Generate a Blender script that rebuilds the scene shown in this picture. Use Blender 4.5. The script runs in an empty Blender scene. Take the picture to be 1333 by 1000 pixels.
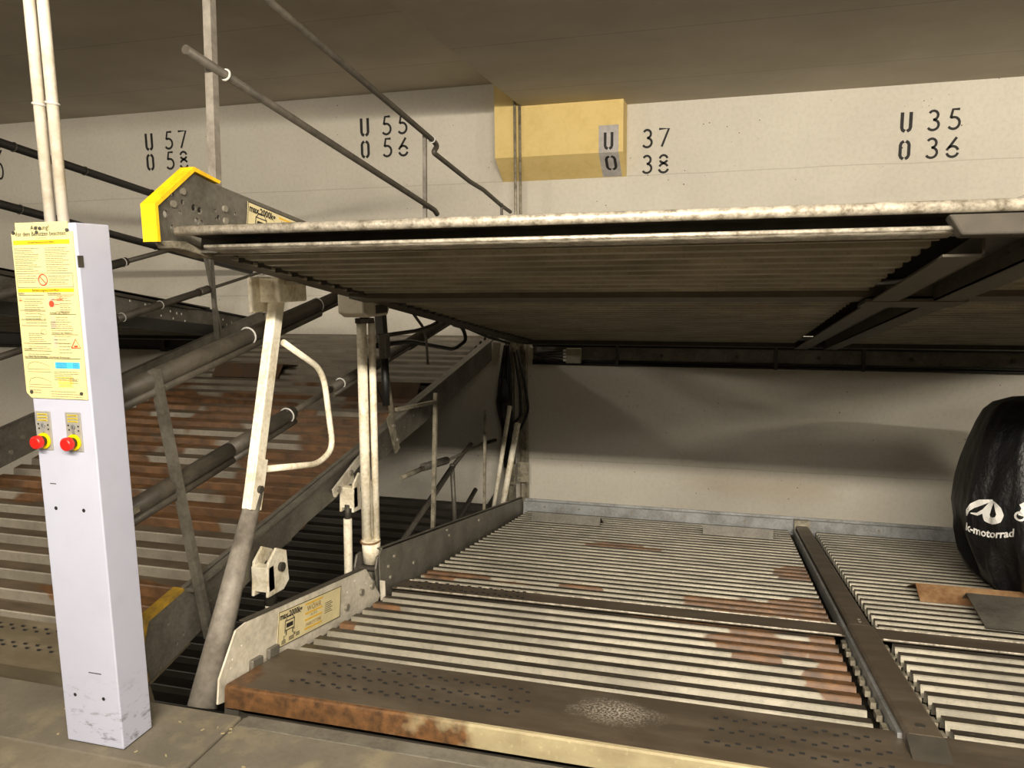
import bpy, bmesh, math, random
from mathutils import Vector, Matrix
from mathutils.bvhtree import BVHTree
random.seed(7)
R = math.radians
sc = bpy.context.scene
col = sc.collection

# ------------------------------------------------------------------ camera
cd = bpy.data.cameras.new('camera'); cam = bpy.data.objects.new('camera', cd); col.objects.link(cam)
cd.sensor_fit = 'HORIZONTAL'; cd.sensor_width = 36.0; cd.lens = 992/1333*36
cd.clip_start = 0.05; cd.clip_end = 100
_vx = -Vector((-2900-666.5, 400-500, 992)).normalized()
_vy = Vector((946-666.5, 353-500, 992)); _vy = (_vy - _vx*_vx.dot(_vy)).normalized()
_vz = -_vx.cross(_vy)
if _vz[1] > 0: _vz = -_vz
_Rm = Matrix((_vx, _vy, _vz))
_r, _u, _f = _Rm @ Vector((1,0,0)), _Rm @ Vector((0,-1,0)), _Rm @ Vector((0,0,1))
cam.matrix_world = Matrix(((_r[0],_u[0],-_f[0],0),(_r[1],_u[1],-_f[1],0),(_r[2],_u[2],-_f[2],1.55),(0,0,0,1)))
sc.camera = cam

# ------------------------------------------------------------------ world, lamps, exposure
w = bpy.data.worlds.new('world'); sc.world = w; w.use_nodes = True
w.node_tree.nodes['Background'].inputs[0].default_value = (1.0, 0.9, 0.76, 1)
w.node_tree.nodes['Background'].inputs[1].default_value = 0.006
sc.view_settings.view_transform = 'Standard'; sc.view_settings.look = 'None'
sc.view_settings.exposure = 0.0; sc.view_settings.gamma = 1.0; sc.view_settings.use_curve_mapping = False
sc.cycles.use_denoising = True
sc.cycles.max_bounces = 8; sc.cycles.diffuse_bounces = 5

def lamp(x, y, z, sx, sy, power, tilt=35, rz=0, colr=(1.0, 0.905, 0.77)):
    l = bpy.data.lights.new('tube_lamp_light', 'AREA'); l.shape = 'RECTANGLE'; l.size = sx; l.size_y = sy
    l.energy = power; l.color = colr
    o = bpy.data.objects.new('tube_lamp_light', l); col.objects.link(o)
    o.location = (x, y, z); o.rotation_euler = (R(tilt), 0, R(rz))
lamp(0.35, -1.15, 2.92, 3.9, 0.10, 515, 72)
lamp(-7.5, -1.15, 2.95, 1.5, 0.10, 160, 72)
lamp(6.0, -1.15, 2.92, 1.5, 0.10, 175, 72)
lamp(6.3, 1.6, 2.92, 0.10, 1.5, 270, 70, -8)  # extra lamp out of view, added to brighten the upper wall at right
lamp(1.8, -4.2, 2.92, 1.5, 0.10, 42, 72)

# ------------------------------------------------------------------ materials
def s2l(c): return tuple((x/12.92 if x <= .04045 else ((x+.055)/1.055)**2.4) for x in c)
def rgb(r, g, b): return s2l((r/255, g/255, b/255)) + (1,)
class G:
    """small node-graph helper"""
    def __init__(s, name):
        s.m = bpy.data.materials.new(name); s.m.use_nodes = True
        s.t = s.m.node_tree; s.b = s.t.nodes['Principled BSDF']
    def n(s, typ, **kw):
        nd = s.t.nodes.new(typ)
        for k, v in kw.items(): setattr(nd, k, v)
        return nd
    def put(s, sock, v):
        if hasattr(v, 'is_linked'): s.t.links.new(v, sock)
        else: sock.default_value = v
    def math(s, op, a, b=0.0, clamp=False):
        nd = s.n('ShaderNodeMath', operation=op, use_clamp=clamp); s.put(nd.inputs[0], a); s.put(nd.inputs[1], b); return nd.outputs[0]
    def mix(s, f, a, b):
        nd = s.n('ShaderNodeMix', data_type='RGBA'); s.put(nd.inputs[0], f); s.put(nd.inputs[6], a); s.put(nd.inputs[7], b); return nd.outputs[2]
    def pos(s): return s.n('ShaderNodeNewGeometry').outputs['Position']
    def noise(s, scale, detail=3, rough=.55, vec=None, st=None):
        nd = s.n('ShaderNodeTexNoise'); v = vec if vec is not None else s.pos()
        if st:
            mp = s.n('ShaderNodeVectorMath', operation='MULTIPLY'); s.put(mp.inputs[0], v); mp.inputs[1].default_value = st; v = mp.outputs[0]
        s.put(nd.inputs['Vector'], v); nd.inputs['Scale'].default_value = scale; nd.inputs['Detail'].default_value = detail; nd.inputs['Roughness'].default_value = rough
        return nd.outputs[0]
    def ramp(s, f, lo, hi):
        nd = s.n('ShaderNodeMapRange'); s.put(nd.inputs[0], f); nd.inputs[1].default_value = lo; nd.inputs[2].default_value = hi; nd.clamp = True
        return nd.outputs[0]
    def bump(s, h, strength=.3, dist=.01):
        nd = s.n('ShaderNodeBump'); s.put(nd.inputs['Height'], h); nd.inputs['Strength'].default_value = strength; nd.inputs['Distance'].default_value = dist
        s.put(s.b.inputs['Normal'], nd.outputs[0])
    def blobs(s, vec, lst, amp=.55, st=(2.2, 9, 1), sharp=.06):
        """mask of ragged stains: ellipses (u, v, ru, rv) in the frame of vec"""
        nz = s.noise(1.0, 4, .6, vec, st); acc = None
        for (cu, cv, ru, rv) in lst:
            a = s.n('ShaderNodeVectorMath', operation='SUBTRACT'); s.put(a.inputs[0], vec); a.inputs[1].default_value = (cu, cv, 0)
            d = s.n('ShaderNodeVectorMath', operation='MULTIPLY'); s.put(d.inputs[0], a.outputs[0]); d.inputs[1].default_value = (1/ru, 1/rv, 0)
            l = s.n('ShaderNodeVectorMath', operation='LENGTH'); s.put(l.inputs[0], d.outputs[0])
            e = s.math('SUBTRACT', 1.0, l.outputs['Value'])
            acc = e if acc is None else s.math('MAXIMUM', acc, e)
        q = s.math('ADD', acc, s.math('MULTIPLY', s.math('SUBTRACT', nz, .5), amp*2))
        return s.ramp(q, 0, sharp)
    def done(s, base, rough=.6, metal=0.0):
        s.put(s.b.inputs['Base Color'], base); s.put(s.b.inputs['Roughness'], rough); s.put(s.b.inputs['Metallic'], metal); return s.m

def plain(name, c, rough=.6, metal=0.0, var=.12, scale=18, bump=.08):
    g = G(name); c2 = tuple(x*(1-var*2.2) for x in c[:3]) + (1,)
    nz = g.noise(scale, 4); b = g.mix(g.ramp(nz, .35, .7), c2, c)
    if bump: g.bump(nz, bump, .004)
    return g.done(b, rough, metal)

def worn(name, c, dirt, rough=.55, metal=0.0, amount=.5, scale=7, fine=60):
    g = G(name); n1 = g.noise(scale, 5, .65); n2 = g.noise(fine, 3)
    f = g.math('ADD', g.math('MULTIPLY', n1, .8), g.math('MULTIPLY', n2, .35))
    b = g.mix(g.ramp(f, .58-.22*amount, .78-.1*amount), c, dirt)
    g.bump(n2, .12, .003)
    return g.done(b, rough, metal)

def concrete_wall(name):
    g = G(name); p = g.pos()
    big = g.noise(.7, 4, .6); fine = g.noise(30, 4, .6)
    b = g.mix(g.ramp(big, .35, .7), rgb(199,193,179), rgb(211,206,192))
    b = g.mix(g.math('MULTIPLY', g.ramp(fine, .45, .8), .22), b, rgb(145,139,126))
    vo = g.n('ShaderNodeTexVoronoi'); g.put(vo.inputs['Vector'], p); vo.inputs['Scale'].default_value = 15.0
    sp = g.math('MULTIPLY', g.ramp(g.math('ADD', vo.outputs['Distance'], g.math('MULTIPLY', g.noise(60, 2), .16)), .17, .13), g.ramp(g.noise(2.6, 2), .55, .6))
    b = g.mix(sp, b, rgb(70,66,58))
    # horizontal shuttering joints
    sx = g.n('ShaderNodeSeparateXYZ'); g.put(sx.inputs[0], p)
    z = g.math('ADD', sx.outputs[2], g.math('MULTIPLY', g.noise(1.5, 2), .03))
    for zz in (2.40, 1.35, -0.22):
        j = g.ramp(g.math('ABSOLUTE', g.math('SUBTRACT', z, zz+.015)), .006, .002)
        b = g.mix(g.math('MULTIPLY', j, .3), b, rgb(120,115,104))
    st = g.blobs(g.n('ShaderNodeCombineXYZ').outputs[0] if False else p, [(0.35, 7.0, .75, 9)], .5, (2, 0, 5), .5)
    zc = g.ramp(g.math('ABSOLUTE', g.math('SUBTRACT', sx.outputs[2], -.38)), .2, .02)
    b = g.mix(g.math('MULTIPLY', g.math('MULTIPLY', st, zc), .3), b, rgb(150,120,84))
    g.bump(fine, .1, .004)
    return g.done(b, .9)

def concrete_ceiling(name):
    g = G(name); p = g.pos()
    b = g.mix(g.ramp(g.noise(1.2, 4, .6), .35, .7), rgb(180,172,156), rgb(198,190,174))
    sx = g.n('ShaderNodeSeparateXYZ'); g.put(sx.inputs[0], p)
    j = g.ramp(g.math('PINGPONG', g.math('ADD', sx.outputs[1], g.math('MULTIPLY', g.noise(.8), .02)), .62), .007, .003)
    b = g.mix(g.math('MULTIPLY', j, .4), b, rgb(96,90,78))
    g.bump(g.noise(25, 4), .1, .004)
    return g.done(b, .9)

def concrete_floor(name, c1, c2, stain):
    g = G(name); n1 = g.noise(2.2, 5, .65); n2 = g.noise(40, 4)
    b = g.mix(g.ramp(n1, .38, .62), c1, c2)
    b = g.mix(g.math('MULTIPLY', g.ramp(g.noise(5, 6, .7), .52, .62), .55), b, stain)
    b = g.mix(g.math('MULTIPLY', g.ramp(n2, .5, .75), .35), b, rgb(78,70,58))
    g.bump(g.math('ADD', n2, g.math('MULTIPLY', n1, 2)), .25, .006)
    return g.done(b, .85)

RUST = rgb(116,82,50); RUSTD = rgb(72,52,34)
def deck_mat(name, frame, rust, face, top, rust_amt=None, metal=.25):
    """galvanised profile sheet: dirt trodden onto the level tops, rust stains of a shape of their own"""
    g = G(name)
    tc = g.n('ShaderNodeTexCoord', object=frame).outputs['Object']
    geo = g.n('ShaderNodeNewGeometry'); sx = g.n('ShaderNodeSeparateXYZ'); g.put(sx.inputs[0], geo.outputs['True Normal'])
    n1 = g.noise(1, 4, .6, tc, (5, 14, 1)); n2 = g.noise(70, 3, .6, tc)
    f = g.mix(g.ramp(n1, .35, .75), face, tuple(x*.62 for x in face[:3])+(1,))
    f = g.mix(g.math('MULTIPLY', g.ramp(n2, .52, .7), .4), f, tuple(x*.42 for x in face[:3])+(1,))
    n3 = g.noise(1, 4, .65, tc, (1.6, 2.6, 1))
    f = g.mix(g.math('MULTIPLY', g.ramp(n3, .44, .66), .55), f, tuple(x*.3 for x in face[:3])+(1,))
    t = g.mix(g.ramp(g.noise(1, 4, .6, tc, (3, 10, 1)), .4, .72), top, tuple(x*1.9 for x in top[:3])+(1,))
    up = g.ramp(sx.outputs[2], .88, .94)
    b = g.mix(up, f, t)
    r = g.mix(g.ramp(g.noise(1, 5, .65, tc, (9, 25, 1)), .35, .65), RUSTD, RUST)
    mask = None
    if rust: mask = g.blobs(tc, rust)
    if rust_amt:
        lo, hi, v0, v1 = rust_amt
        sv = g.n('ShaderNodeSeparateXYZ'); g.put(sv.inputs[0], tc)
        win = g.math('MULTIPLY', g.ramp(sv.outputs[1], v0-.25, v0+.25), g.ramp(sv.outputs[1], v1+.4, v1-.4))
        q = g.math('ADD', g.noise(1, 3, .55, tc, (1.1, 3.4, 1)), g.math('MULTIPLY', g.math('SUBTRACT', win, 1.0), .3))
        m2 = g.ramp(q, lo, hi); mask = m2 if mask is None else g.math('MAXIMUM', mask, m2)
    mt = metal
    if mask is not None:
        b = g.mix(mask, b, r); mt = g.math('MULTIPLY', g.math('SUBTRACT', 1.0, mask), metal)
    g.bump(n2, .15, .002)
    return g.done(b, g.math('SUBTRACT', .52, g.math('MULTIPLY', up, .10)), mt)

def plate_mat(name, frame, c, worn_c, rust, powder=None):
    g = G(name); tc = g.n('ShaderNodeTexCoord', object=frame).outputs['Object']
    n1 = g.noise(1, 5, .65, tc, (2.5, 7, 4)); n2 = g.noise(60, 3, .6, tc)
    b = g.mix(g.ramp(n1, .45, .75), c, worn_c)
    b = g.mix(g.math('MULTIPLY', g.ramp(n2, .6, .75), .3), b, tuple(x*1.8 for x in c[:3])+(1,))
    if rust:
        r = g.mix(g.ramp(g.noise(30, 4, .6, tc), .35, .65), RUSTD, RUST); b = g.mix(g.blobs(tc, rust, .6, (6, 9, 6), .25), b, r)
    if powder: b = g.mix(g.math('MULTIPLY', g.blobs(tc, powder, .5, (14, 14, 8), .9), g.ramp(g.noise(110, 2, .6, tc), .44, .6)), b, rgb(190,184,170))
    g.bump(n2, .2, .002)
    return g.done(b, .46, .2)

M = dict(
    wall=concrete_wall('painted_concrete_wall'), ceil=concrete_ceiling('concrete_ceiling'),
    floor=concrete_floor('drive_floor', rgb(99,92,76), rgb(114,106,90), rgb(140,131,107)),
    kerb=concrete_floor('kerb_concrete', rgb(93,87,75), rgb(110,103,90), rgb(135,125,99)),
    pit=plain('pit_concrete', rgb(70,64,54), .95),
    corbel=worn('yellow_wall_paint', rgb(219,194,128), rgb(208,183,115), .8, 0, .3, 6, 25),
    patch=plain('pale_overpaint', rgb(186,181,177), .8), stencil=plain('black_stencil_paint', rgb(34,31,28), .7, var=.2),
    galv=worn('galvanised_steel', rgb(168,160,140), rgb(104,98,84), .45, .35, .5, 16, 90),
    galvb=worn('bright_galvanised_edge', rgb(197,189,173), rgb(111,104,89), .42, .35, .55, 26, 120),
    galvd=worn('dull_galvanised_plate', rgb(112,108,98), rgb(76,72,64), .5, .3, .5, 5, 60),
    galvl=worn('light_zinc_rail', rgb(158,160,160), rgb(116,116,112), .45, .4, .5, 6, 60),
    steel=plain('dark_steel', rgb(74,70,62), .55, .3), under=plain('underside_steel', rgb(92,86,74), .6, .15, scale=9),
    black=plain('black_tube', rgb(44,42,40), .5, .1), rail=worn('dusty_brown_rail', rgb(76,70,60), rgb(54,50,43), .55, .1, .5, 9, 50),
    tubegrey=worn('worn_grey_tube', rgb(134,128,118), rgb(98,91,82), .6, .1, .5, 9, 40),
    cream=worn('cream_paint', rgb(246,239,218), rgb(196,182,150), .5, 0, .35, 10, 60),
    greycream=worn('grey_cream_plate', rgb(218,210,193), rgb(173,166,148), .55, .05, .4, 4, 40),
    conduit=worn('white_plastic_conduit', rgb(210,202,186), rgb(182,171,149), .5, 0, .4, 9, 60),
    yellow=worn('yellow_edge_trim', rgb(244,196,20), rgb(206,158,20), .45, 0, .3, 12, 60),
    mustard=worn('dirty_yellow_trim', rgb(168,134,40), rgb(120,96,40), .55, 0, .4, 12, 60),
    notice=plain('notice_sheet', rgb(209,200,144), .35, var=.02, bump=0), signc=plain('sign_cream', rgb(226,212,164), .5, var=.06, bump=0),
    ink=plain('print_black', rgb(32,30,30), .6, bump=0), inkg=plain('print_grey', rgb(128,122,92), .6, bump=0, var=.05),
    inky=plain('print_yellow', rgb(240,204,10), .5, bump=0, var=.03), inkyd=plain('print_amber', rgb(232,184,40), .5, bump=0, var=.05),
    inkbr=plain('print_brown', rgb(150,118,52), .5, bump=0, var=.05),
    inkb=plain('print_blue', rgb(70,180,226), .5, bump=0, var=.03),
    inkr=plain('print_red', rgb(224,66,36), .5, bump=0, var=.03), inkp=plain('print_beige', rgb(196,180,150), .5, bump=0, var=.05),
    red=plain('red_button', rgb(214,30,24), .35, var=.04), ring=plain('yellow_ring', rgb(226,200,0), .4, var=.03, bump=0),
    switch=plain('brushed_plate', rgb(160,158,150), .45, .25, var=.05), hole=plain('dark_hole', rgb(16,15,14), .9, bump=0),
    rubber=plain('black_cable', rgb(20,19,18), .55), rust=worn('rusty_steel', RUST, rgb(150,120,84), .75, 0, .4, 8, 40),
    printw=plain('white_print', rgb(232,230,224), .6, var=.03, bump=0), chip=plain('wood_chip', rgb(170,156,120), .8),
    tie=plain('cable_tie', rgb(205,203,196), .5), box=plain('junction_box', rgb(150,146,128), .6),
    plateg=worn('grey_zinc_plate', rgb(118,114,103), rgb(88,84,75), .5, .2, .5, 5, 60),
    rustd=worn('dark_rusty_steel', rgb(88,66,46), rgb(66,58,50), .75, 0, .5, 8, 40),
    matt=plain('matt_brown_steel', rgb(66,61,53), .9),
    bolt=plain('zinc_bolt', rgb(150,144,130), .4, .4),
)
def column_mat():
    g = G('lavender_white_powder_coat'); p = g.pos()
    sx = g.n('ShaderNodeSeparateXYZ'); g.put(sx.inputs[0], p)
    c = g.mix(g.ramp(g.noise(3, 3), .3, .7), rgb(172,175,193), rgb(177,181,198))
    low = g.ramp(sx.outputs[2], .26, .03)
    sc_ = g.math('MULTIPLY', g.ramp(g.noise(1, 6, .75, None, (14, 14, 34)), .54, .64), low)
    c = g.mix(g.math('MULTIPLY', sc_, .75), c, rgb(60,56,54))
    sm = g.math('MULTIPLY', g.ramp(g.noise(9, 4), .55, .75), .12); c = g.mix(sm, c, rgb(150,146,150))
    return g.done(c, .42)
M['column'] = column_mat()
def cloth_mat():
    g = G('black_nylon_cover'); n1 = g.noise(7, 4, .6); n2 = g.noise(55, 2)
    n3 = g.noise(1, 4, .6, None, (9, 9, 2.5)); g.bump(g.math('ADD', g.math('ADD', n1, n3), g.math('MULTIPLY', n2, .1)), .7, .03)
    return g.done(g.mix(n1, rgb(11,11,12), rgb(22,22,23)), .5)
M['cover'] = cloth_mat()

# ------------------------------------------------------------------ mesh helpers
class MB:
    def __init__(s): s.v = []; s.f = []
    def add(s, vs, fs):
        k = len(s.v); s.v += [Vector(a) for a in vs]; s.f += [tuple(i+k for i in f) for f in fs]; return s
    def box(s, c, d, m=None):
        x, y, z = d[0]/2, d[1]/2, d[2]/2
        vs = [Vector((a*x, b*y, e*z)) for a in (-1,1) for b in (-1,1) for e in (-1,1)]
        if m is not None: vs = [m @ v for v in vs]
        c = Vector(c)
        return s.add([v+c for v in vs], [(0,1,3,2),(4,6,7,5),(0,4,5,1),(2,3,7,6),(0,2,6,4),(1,5,7,3)])
    def bb(s, x0, x1, y0, y1, z0, z1): return s.box(((x0+x1)/2, (y0+y1)/2, (z0+z1)/2), (abs(x1-x0), abs(y1-y0), abs(z1-z0)))
    def prism(s, pts, off):
        """closed polygon of 3-D points, extruded by vector off"""
        n = len(pts); off = Vector(off); a = [Vector(p) for p in pts]
        return s.add(a + [p+off for p in a], [tuple(range(n-1,-1,-1)), tuple(range(n, 2*n))] + [(i, (i+1)%n, n+(i+1)%n, n+i) for i in range(n)])
    def px(s, yz, x0, x1): return s.prism([(x0, y, z) for y, z in yz], (x1-x0, 0, 0))
    def tube(s, pts, r, n=10, fillet=0.0, caps=True, r2=None):
        P = [Vector(p) for p in pts]
        if fillet and len(P) > 2:
            Q = [P[0]]
            for i in range(1, len(P)-1):
                a = (P[i-1]-P[i]); b = (P[i+1]-P[i]); fl = min(fillet, a.length*.45, b.length*.45)
                A = P[i]+a.normalized()*fl; B = P[i]+b.normalized()*fl
                for k in range(6):
                    t = k/5; Q.append(A*(1-t)**2 + P[i]*2*t*(1-t) + B*t*t)
            P = Q + [P[-1]]
        t0 = (P[1]-P[0]).normalized(); ref = Vector((0,0,1)) if abs(t0.z) < .9 else Vector((1,0,0))
        u = t0.cross(ref).normalized(); vs = []; m = len(P)
        for i, p in enumerate(P):
            t = ((P[i+1]-p) if i == 0 else (p-P[i-1]) if i == m-1 else (P[i+1]-P[i-1])).normalized()
            u = (u - t*u.dot(t)).normalized(); v = t.cross(u)
            rr = r if r2 is None else r+(r2-r)*i/(m-1)
            vs += [p + (u*math.cos(2*math.pi*k/n) + v*math.sin(2*math.pi*k/n))*rr for k in range(n)]
        fs = [(i*n+k, i*n+(k+1)%n, (i+1)*n+(k+1)%n, (i+1)*n+k) for i in range(m-1) for k in range(n)]
        if caps: fs += [tuple(range(n-1,-1,-1)), tuple((m-1)*n+k for k in range(n))]
        return s.add(vs, fs)
    def bar(s, p0, p1, wx, wy, up=(0,0,1)):
        """rectangular bar; wy is measured along up"""
        p0, p1 = Vector(p0), Vector(p1); t = (p1-p0).normalized(); a = t.cross(Vector(up)).normalized(); b = a.cross(t)
        q = [p0 + a*(i*wx/2) + b*(j*wy/2) for i, j in ((-1,-1),(1,-1),(1,1),(-1,1))]
        return s.prism(q, p1-p0)
    def disc(s, c, nrm, r, h, n=10):
        c, nrm = Vector(c), Vector(nrm).normalized(); return s.tube([c, c+nrm*h], r, n)
    def ring(s, c, nrm, r, rr, n=20, k=6):
        nrm = Vector(nrm).normalized(); ref = Vector((0,0,1)) if abs(nrm.z) < .9 else Vector((1,0,0)); a = nrm.cross(ref).normalized(); b = nrm.cross(a); c = Vector(c); vs = []
        for i in range(n):
            d = a*math.cos(2*math.pi*i/n) + b*math.sin(2*math.pi*i/n)
            vs += [c + d*(r + rr*math.cos(2*math.pi*j/k)) + nrm*rr*math.sin(2*math.pi*j/k) for j in range(k)]
        return s.add(vs, [(i*k+j, ((i+1)%n)*k+j, ((i+1)%n)*k+(j+1)%k, i*k+(j+1)%k) for i in range(n) for j in range(k)])
    def quad(s, o, a, b, x0, x1, y0, y1, n=None, h=0.0008):
        """thin flat print in the plane o + x*a + y*b"""
        o, a, b = Vector(o), Vector(a), Vector(b); nr = a.cross(b).normalized()
        return s.prism([o+a*x0+b*y0, o+a*x1+b*y0, o+a*x1+b*y1, o+a*x0+b*y1], nr*h)
    def stroke(s, o, a, b, pts, wd, h=0.0008):
        """flat ribbon along 2-D points"""
        o, a, b = Vector(o), Vector(a), Vector(b); nr = a.cross(b).normalized(); L, Rr = [], []
        for i, p in enumerate(pts):
            p0 = pts[max(i-1,0)]; p1 = pts[min(i+1,len(pts)-1)]; dx, dy = p1[0]-p0[0], p1[1]-p0[1]; l = math.hypot(dx,dy) or 1
            nx, ny = -dy/l*wd/2, dx/l*wd/2
            L.append(o+a*(p[0]+nx)+b*(p[1]+ny)+nr*h); Rr.append(o+a*(p[0]-nx)+b*(p[1]-ny)+nr*h)
        n = len(pts); return s.add(L+Rr, [(i, n+i, n+i+1, i+1) for i in range(n-1)])
    def mesh(s, name, frame=None, smooth=False):
        me = bpy.data.meshes.new(name)
        vs = s.v if frame is None else [frame @ v for v in s.v]
        me.from_pydata([tuple(v) for v in vs], [], s.f)
        bm = bmesh.new(); bm.from_mesh(me); bmesh.ops.recalc_face_normals(bm, faces=bm.faces); bm.to_mesh(me); bm.free()
        if smooth:
            me.polygons.foreach_set('use_smooth', [len(p.vertices) == 4 for p in me.polygons])
        return me

INV = {}
def tag(o, label=None, cat=None, group=None, kind=None):
    if label: o['label'] = label
    if cat: o['category'] = cat
    if group: o['group'] = group
    if kind: o['kind'] = kind
    return o
def root_inv(p):
    while p is not None and p.name not in INV: p = p.parent
    return INV[p.name] if p is not None else None
def obj(name, mb, mat, parent=None, smooth=False, local=False, bevel=0.0):
    """link one mesh object; vertices are given in world space unless local"""
    fr = None if local or parent is None else root_inv(parent)
    me = mb.mesh(name, fr, smooth); me.materials.append(mat)
    o = bpy.data.objects.new(name, me); col.objects.link(o); o.parent = parent
    if bevel:
        b = o.modifiers.new('bevel', 'BEVEL'); b.width = bevel; b.segments = 2; b.limit_method = 'ANGLE'; b.angle_limit = R(40)
    return o
def share(src, name, parent, loc=(0,0,0)):
    o = bpy.data.objects.new(name, src.data); col.objects.link(o); o.parent = parent; o.location = loc; return o
def empty(name, loc, rx=0.0):
    o = bpy.data.objects.new(name, None); col.objects.link(o); o.empty_display_size = .1
    o.location = loc; o.rotation_euler = (rx, 0, 0)
    INV[o.name] = (Matrix.Translation(Vector(loc)) @ Matrix.Rotation(rx, 4, 'X')).inverted(); return o
def struct(name, mb, mat, label=None, **k): return tag(obj(name, mb, mat, **k), label, kind='structure')

def holed(name, yz, holes, x, th, mat, parent, bevel=0):
    """plate in a plane of constant x with real round holes (y, z, r); yz in world space"""
    bm = bmesh.new(); edges = []
    def loop(pts):
        vs = [bm.verts.new((x, p[0], p[1])) for p in pts]
        for i in range(len(vs)): edges.append(bm.edges.new((vs[i], vs[(i+1)%len(vs)])))
    loop(yz)
    for (y, z, r) in holes: loop([(y+r*math.cos(2*math.pi*k/10), z+r*math.sin(2*math.pi*k/10)) for k in range(10)])
    bmesh.ops.triangle_fill(bm, use_beauty=True, use_dissolve=False, edges=edges, normal=(1,0,0))
    fr = root_inv(parent)
    if fr is not None: bmesh.ops.transform(bm, matrix=fr, verts=bm.verts)
    bmesh.ops.recalc_face_normals(bm, faces=bm.faces)
    me = bpy.data.meshes.new(name); bm.to_mesh(me); bm.free(); me.materials.append(mat)
    o = bpy.data.objects.new(name, me); col.objects.link(o); o.parent = parent
    s = o.modifiers.new('thickness', 'SOLIDIFY'); s.thickness = th; s.offset = 0; return o

# lettering set with the built-in font, turned into meshes in one go at the end
JOBS = []
def text(name, body, o, a, b, x, y, size, mat, parent, align='LEFT', sx=1.0, bold=0.0, spacing=1.0, drape=None):
    JOBS.append((name, body, Vector(o), Vector(a).normalized(), Vector(b).normalized(), x, y, size, mat, parent, align, sx, bold, spacing, drape))
def flush_text():
    tmp = []
    for j in JOBS:
        cu = bpy.data.curves.new('lettering', 'FONT'); cu.body = j[1]; cu.size = j[7]; cu.align_x = j[10]; cu.offset = j[12]; cu.space_character = j[13]; cu.resolution_u = 2
        t = bpy.data.objects.new('lettering', cu); col.objects.link(t); tmp.append(t)
    bpy.context.view_layer.update(); dg = bpy.context.evaluated_depsgraph_get()
    mes = [bpy.data.meshes.new_from_object(t.evaluated_get(dg)) for t in tmp]
    for t in tmp:
        cu = t.data; bpy.data.objects.remove(t); bpy.data.curves.remove(cu)
    for j, me in zip(JOBS, mes):
        name, body, o, a, b, x, y, size, mat, parent, align, sx, bold, sp, drape = j
        nr = a.cross(b).normalized(); fr = root_inv(parent)
        if drape:
            bm = bmesh.new(); bm.from_mesh(me); bmesh.ops.triangulate(bm, faces=bm.faces)
            for _ in range(2): bmesh.ops.subdivide_edges(bm, edges=[e for e in bm.edges if e.calc_length() > size*.12], cuts=1, use_grid_fill=True)
            bmesh.ops.triangulate(bm, faces=bm.faces); bm.to_mesh(me); bm.free()
        for v in me.vertices:
            if drape: p = drape(x + v.co.x*sx, y + v.co.y)
            else: p = o + a*(x + v.co.x*sx) + b*(y + v.co.y) + nr*.0012
            v.co = fr @ p if fr is not None else p
        me.materials.clear(); me.materials.append(mat); me.name = name
        ob = bpy.data.objects.new(name, me); col.objects.link(ob); ob.parent = parent
#@@SETTING
# ------------------------------------------------------------------ the setting
X0, X1, YB, W = -13.0, 11.0, -8.0, 7.0
mb = MB(); mb.bb(X0, X1, W, W+.3, -2.4, 3.6); wall = struct('wall_back', mb, M['wall'], 'pale painted concrete back wall with stencilled bay numbers')
INV[wall.name] = Matrix.Identity(4)
mb = MB(); mb.bb(X0-.3, X0, YB, W+.3, -2.4, 3.6); struct('wall_left', mb, M['wall'])
mb = MB(); mb.bb(X1, X1+.3, YB, W+.3, -2.4, 3.6); struct('wall_right', mb, M['wall'])
mb = MB(); mb.bb(X0, X1, YB-.3, YB, -2.4, 3.6); struct('wall_front', mb, M['wall'])
mb = MB(); mb.bb(X0, X1, YB, W, 3.275, 3.6); struct('ceiling', mb, M['ceil'], 'grey brown concrete ceiling with shuttering joints')
mb = MB(); mb.bb(-1.795, X1, YB, W, 3.01, 3.275); struct('trim_1', mb, M['ceil'], 'lower concrete ceiling drop over the wide platforms', bevel=.008)
mb = MB(); mb.bb(X0, X1, YB, 1.845, -.25, -.004); struct('floor', mb, M['floor'], 'dirty brown concrete driveway in front of the platforms')
mb = MB(); mb.bb(X0, -1.625, 1.845, 2.165, -.25, 0); struct('trim_2', mb, M['kerb'], 'worn concrete kerb slab carrying the white control column', bevel=.008)
mb = MB(); mb.bb(-1.615, X1, 1.79, 2.165, -.25, 0); struct('trim_3', mb, M['kerb'], 'worn concrete kerb slab along the low double platform', bevel=.008)
mb = MB(); mb.bb(-1.60, X1, 2.105, 2.168, -.06, .003); struct('trim_5', mb, M['plateg'], 'dull steel edge angle along the lift pit', bevel=.002)
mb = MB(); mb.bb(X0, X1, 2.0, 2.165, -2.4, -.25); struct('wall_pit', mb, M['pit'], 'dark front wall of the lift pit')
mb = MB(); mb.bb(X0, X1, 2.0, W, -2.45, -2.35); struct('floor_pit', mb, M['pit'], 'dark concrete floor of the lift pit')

# yellow haunch under the ceiling drop, with its pale overpainted end
mb = MB(); mb.px([(W-.002, 3.27), (6.75, 3.27), (6.75, 2.575), (W-.002, 2.395)], -2.03, -1.80)
mb.px([(W-.002, 3.008), (6.75, 3.008), (6.75, 2.575), (W-.002, 2.395)], -1.80, -.885)
hau = struct('trim_4', mb, M['corbel'], 'yellow painted concrete haunch under the ceiling drop'); INV[hau.name] = Matrix.Identity(4)
FX, FZ, FN = (1,0,0), (0,0,1), None
slant = Vector((0, .25, -.18)).normalized()
mb = MB(); mb.quad((0, 6.75, 0), FX, FZ, -1.095, -.925, 2.576, 2.80, h=.0015)
mb.quad((0, 6.75, 2.575), FX, -slant, -1.095, -.925, -.30, 0, h=.0015); obj('pale_patch', mb, M['patch'], hau)

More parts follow.
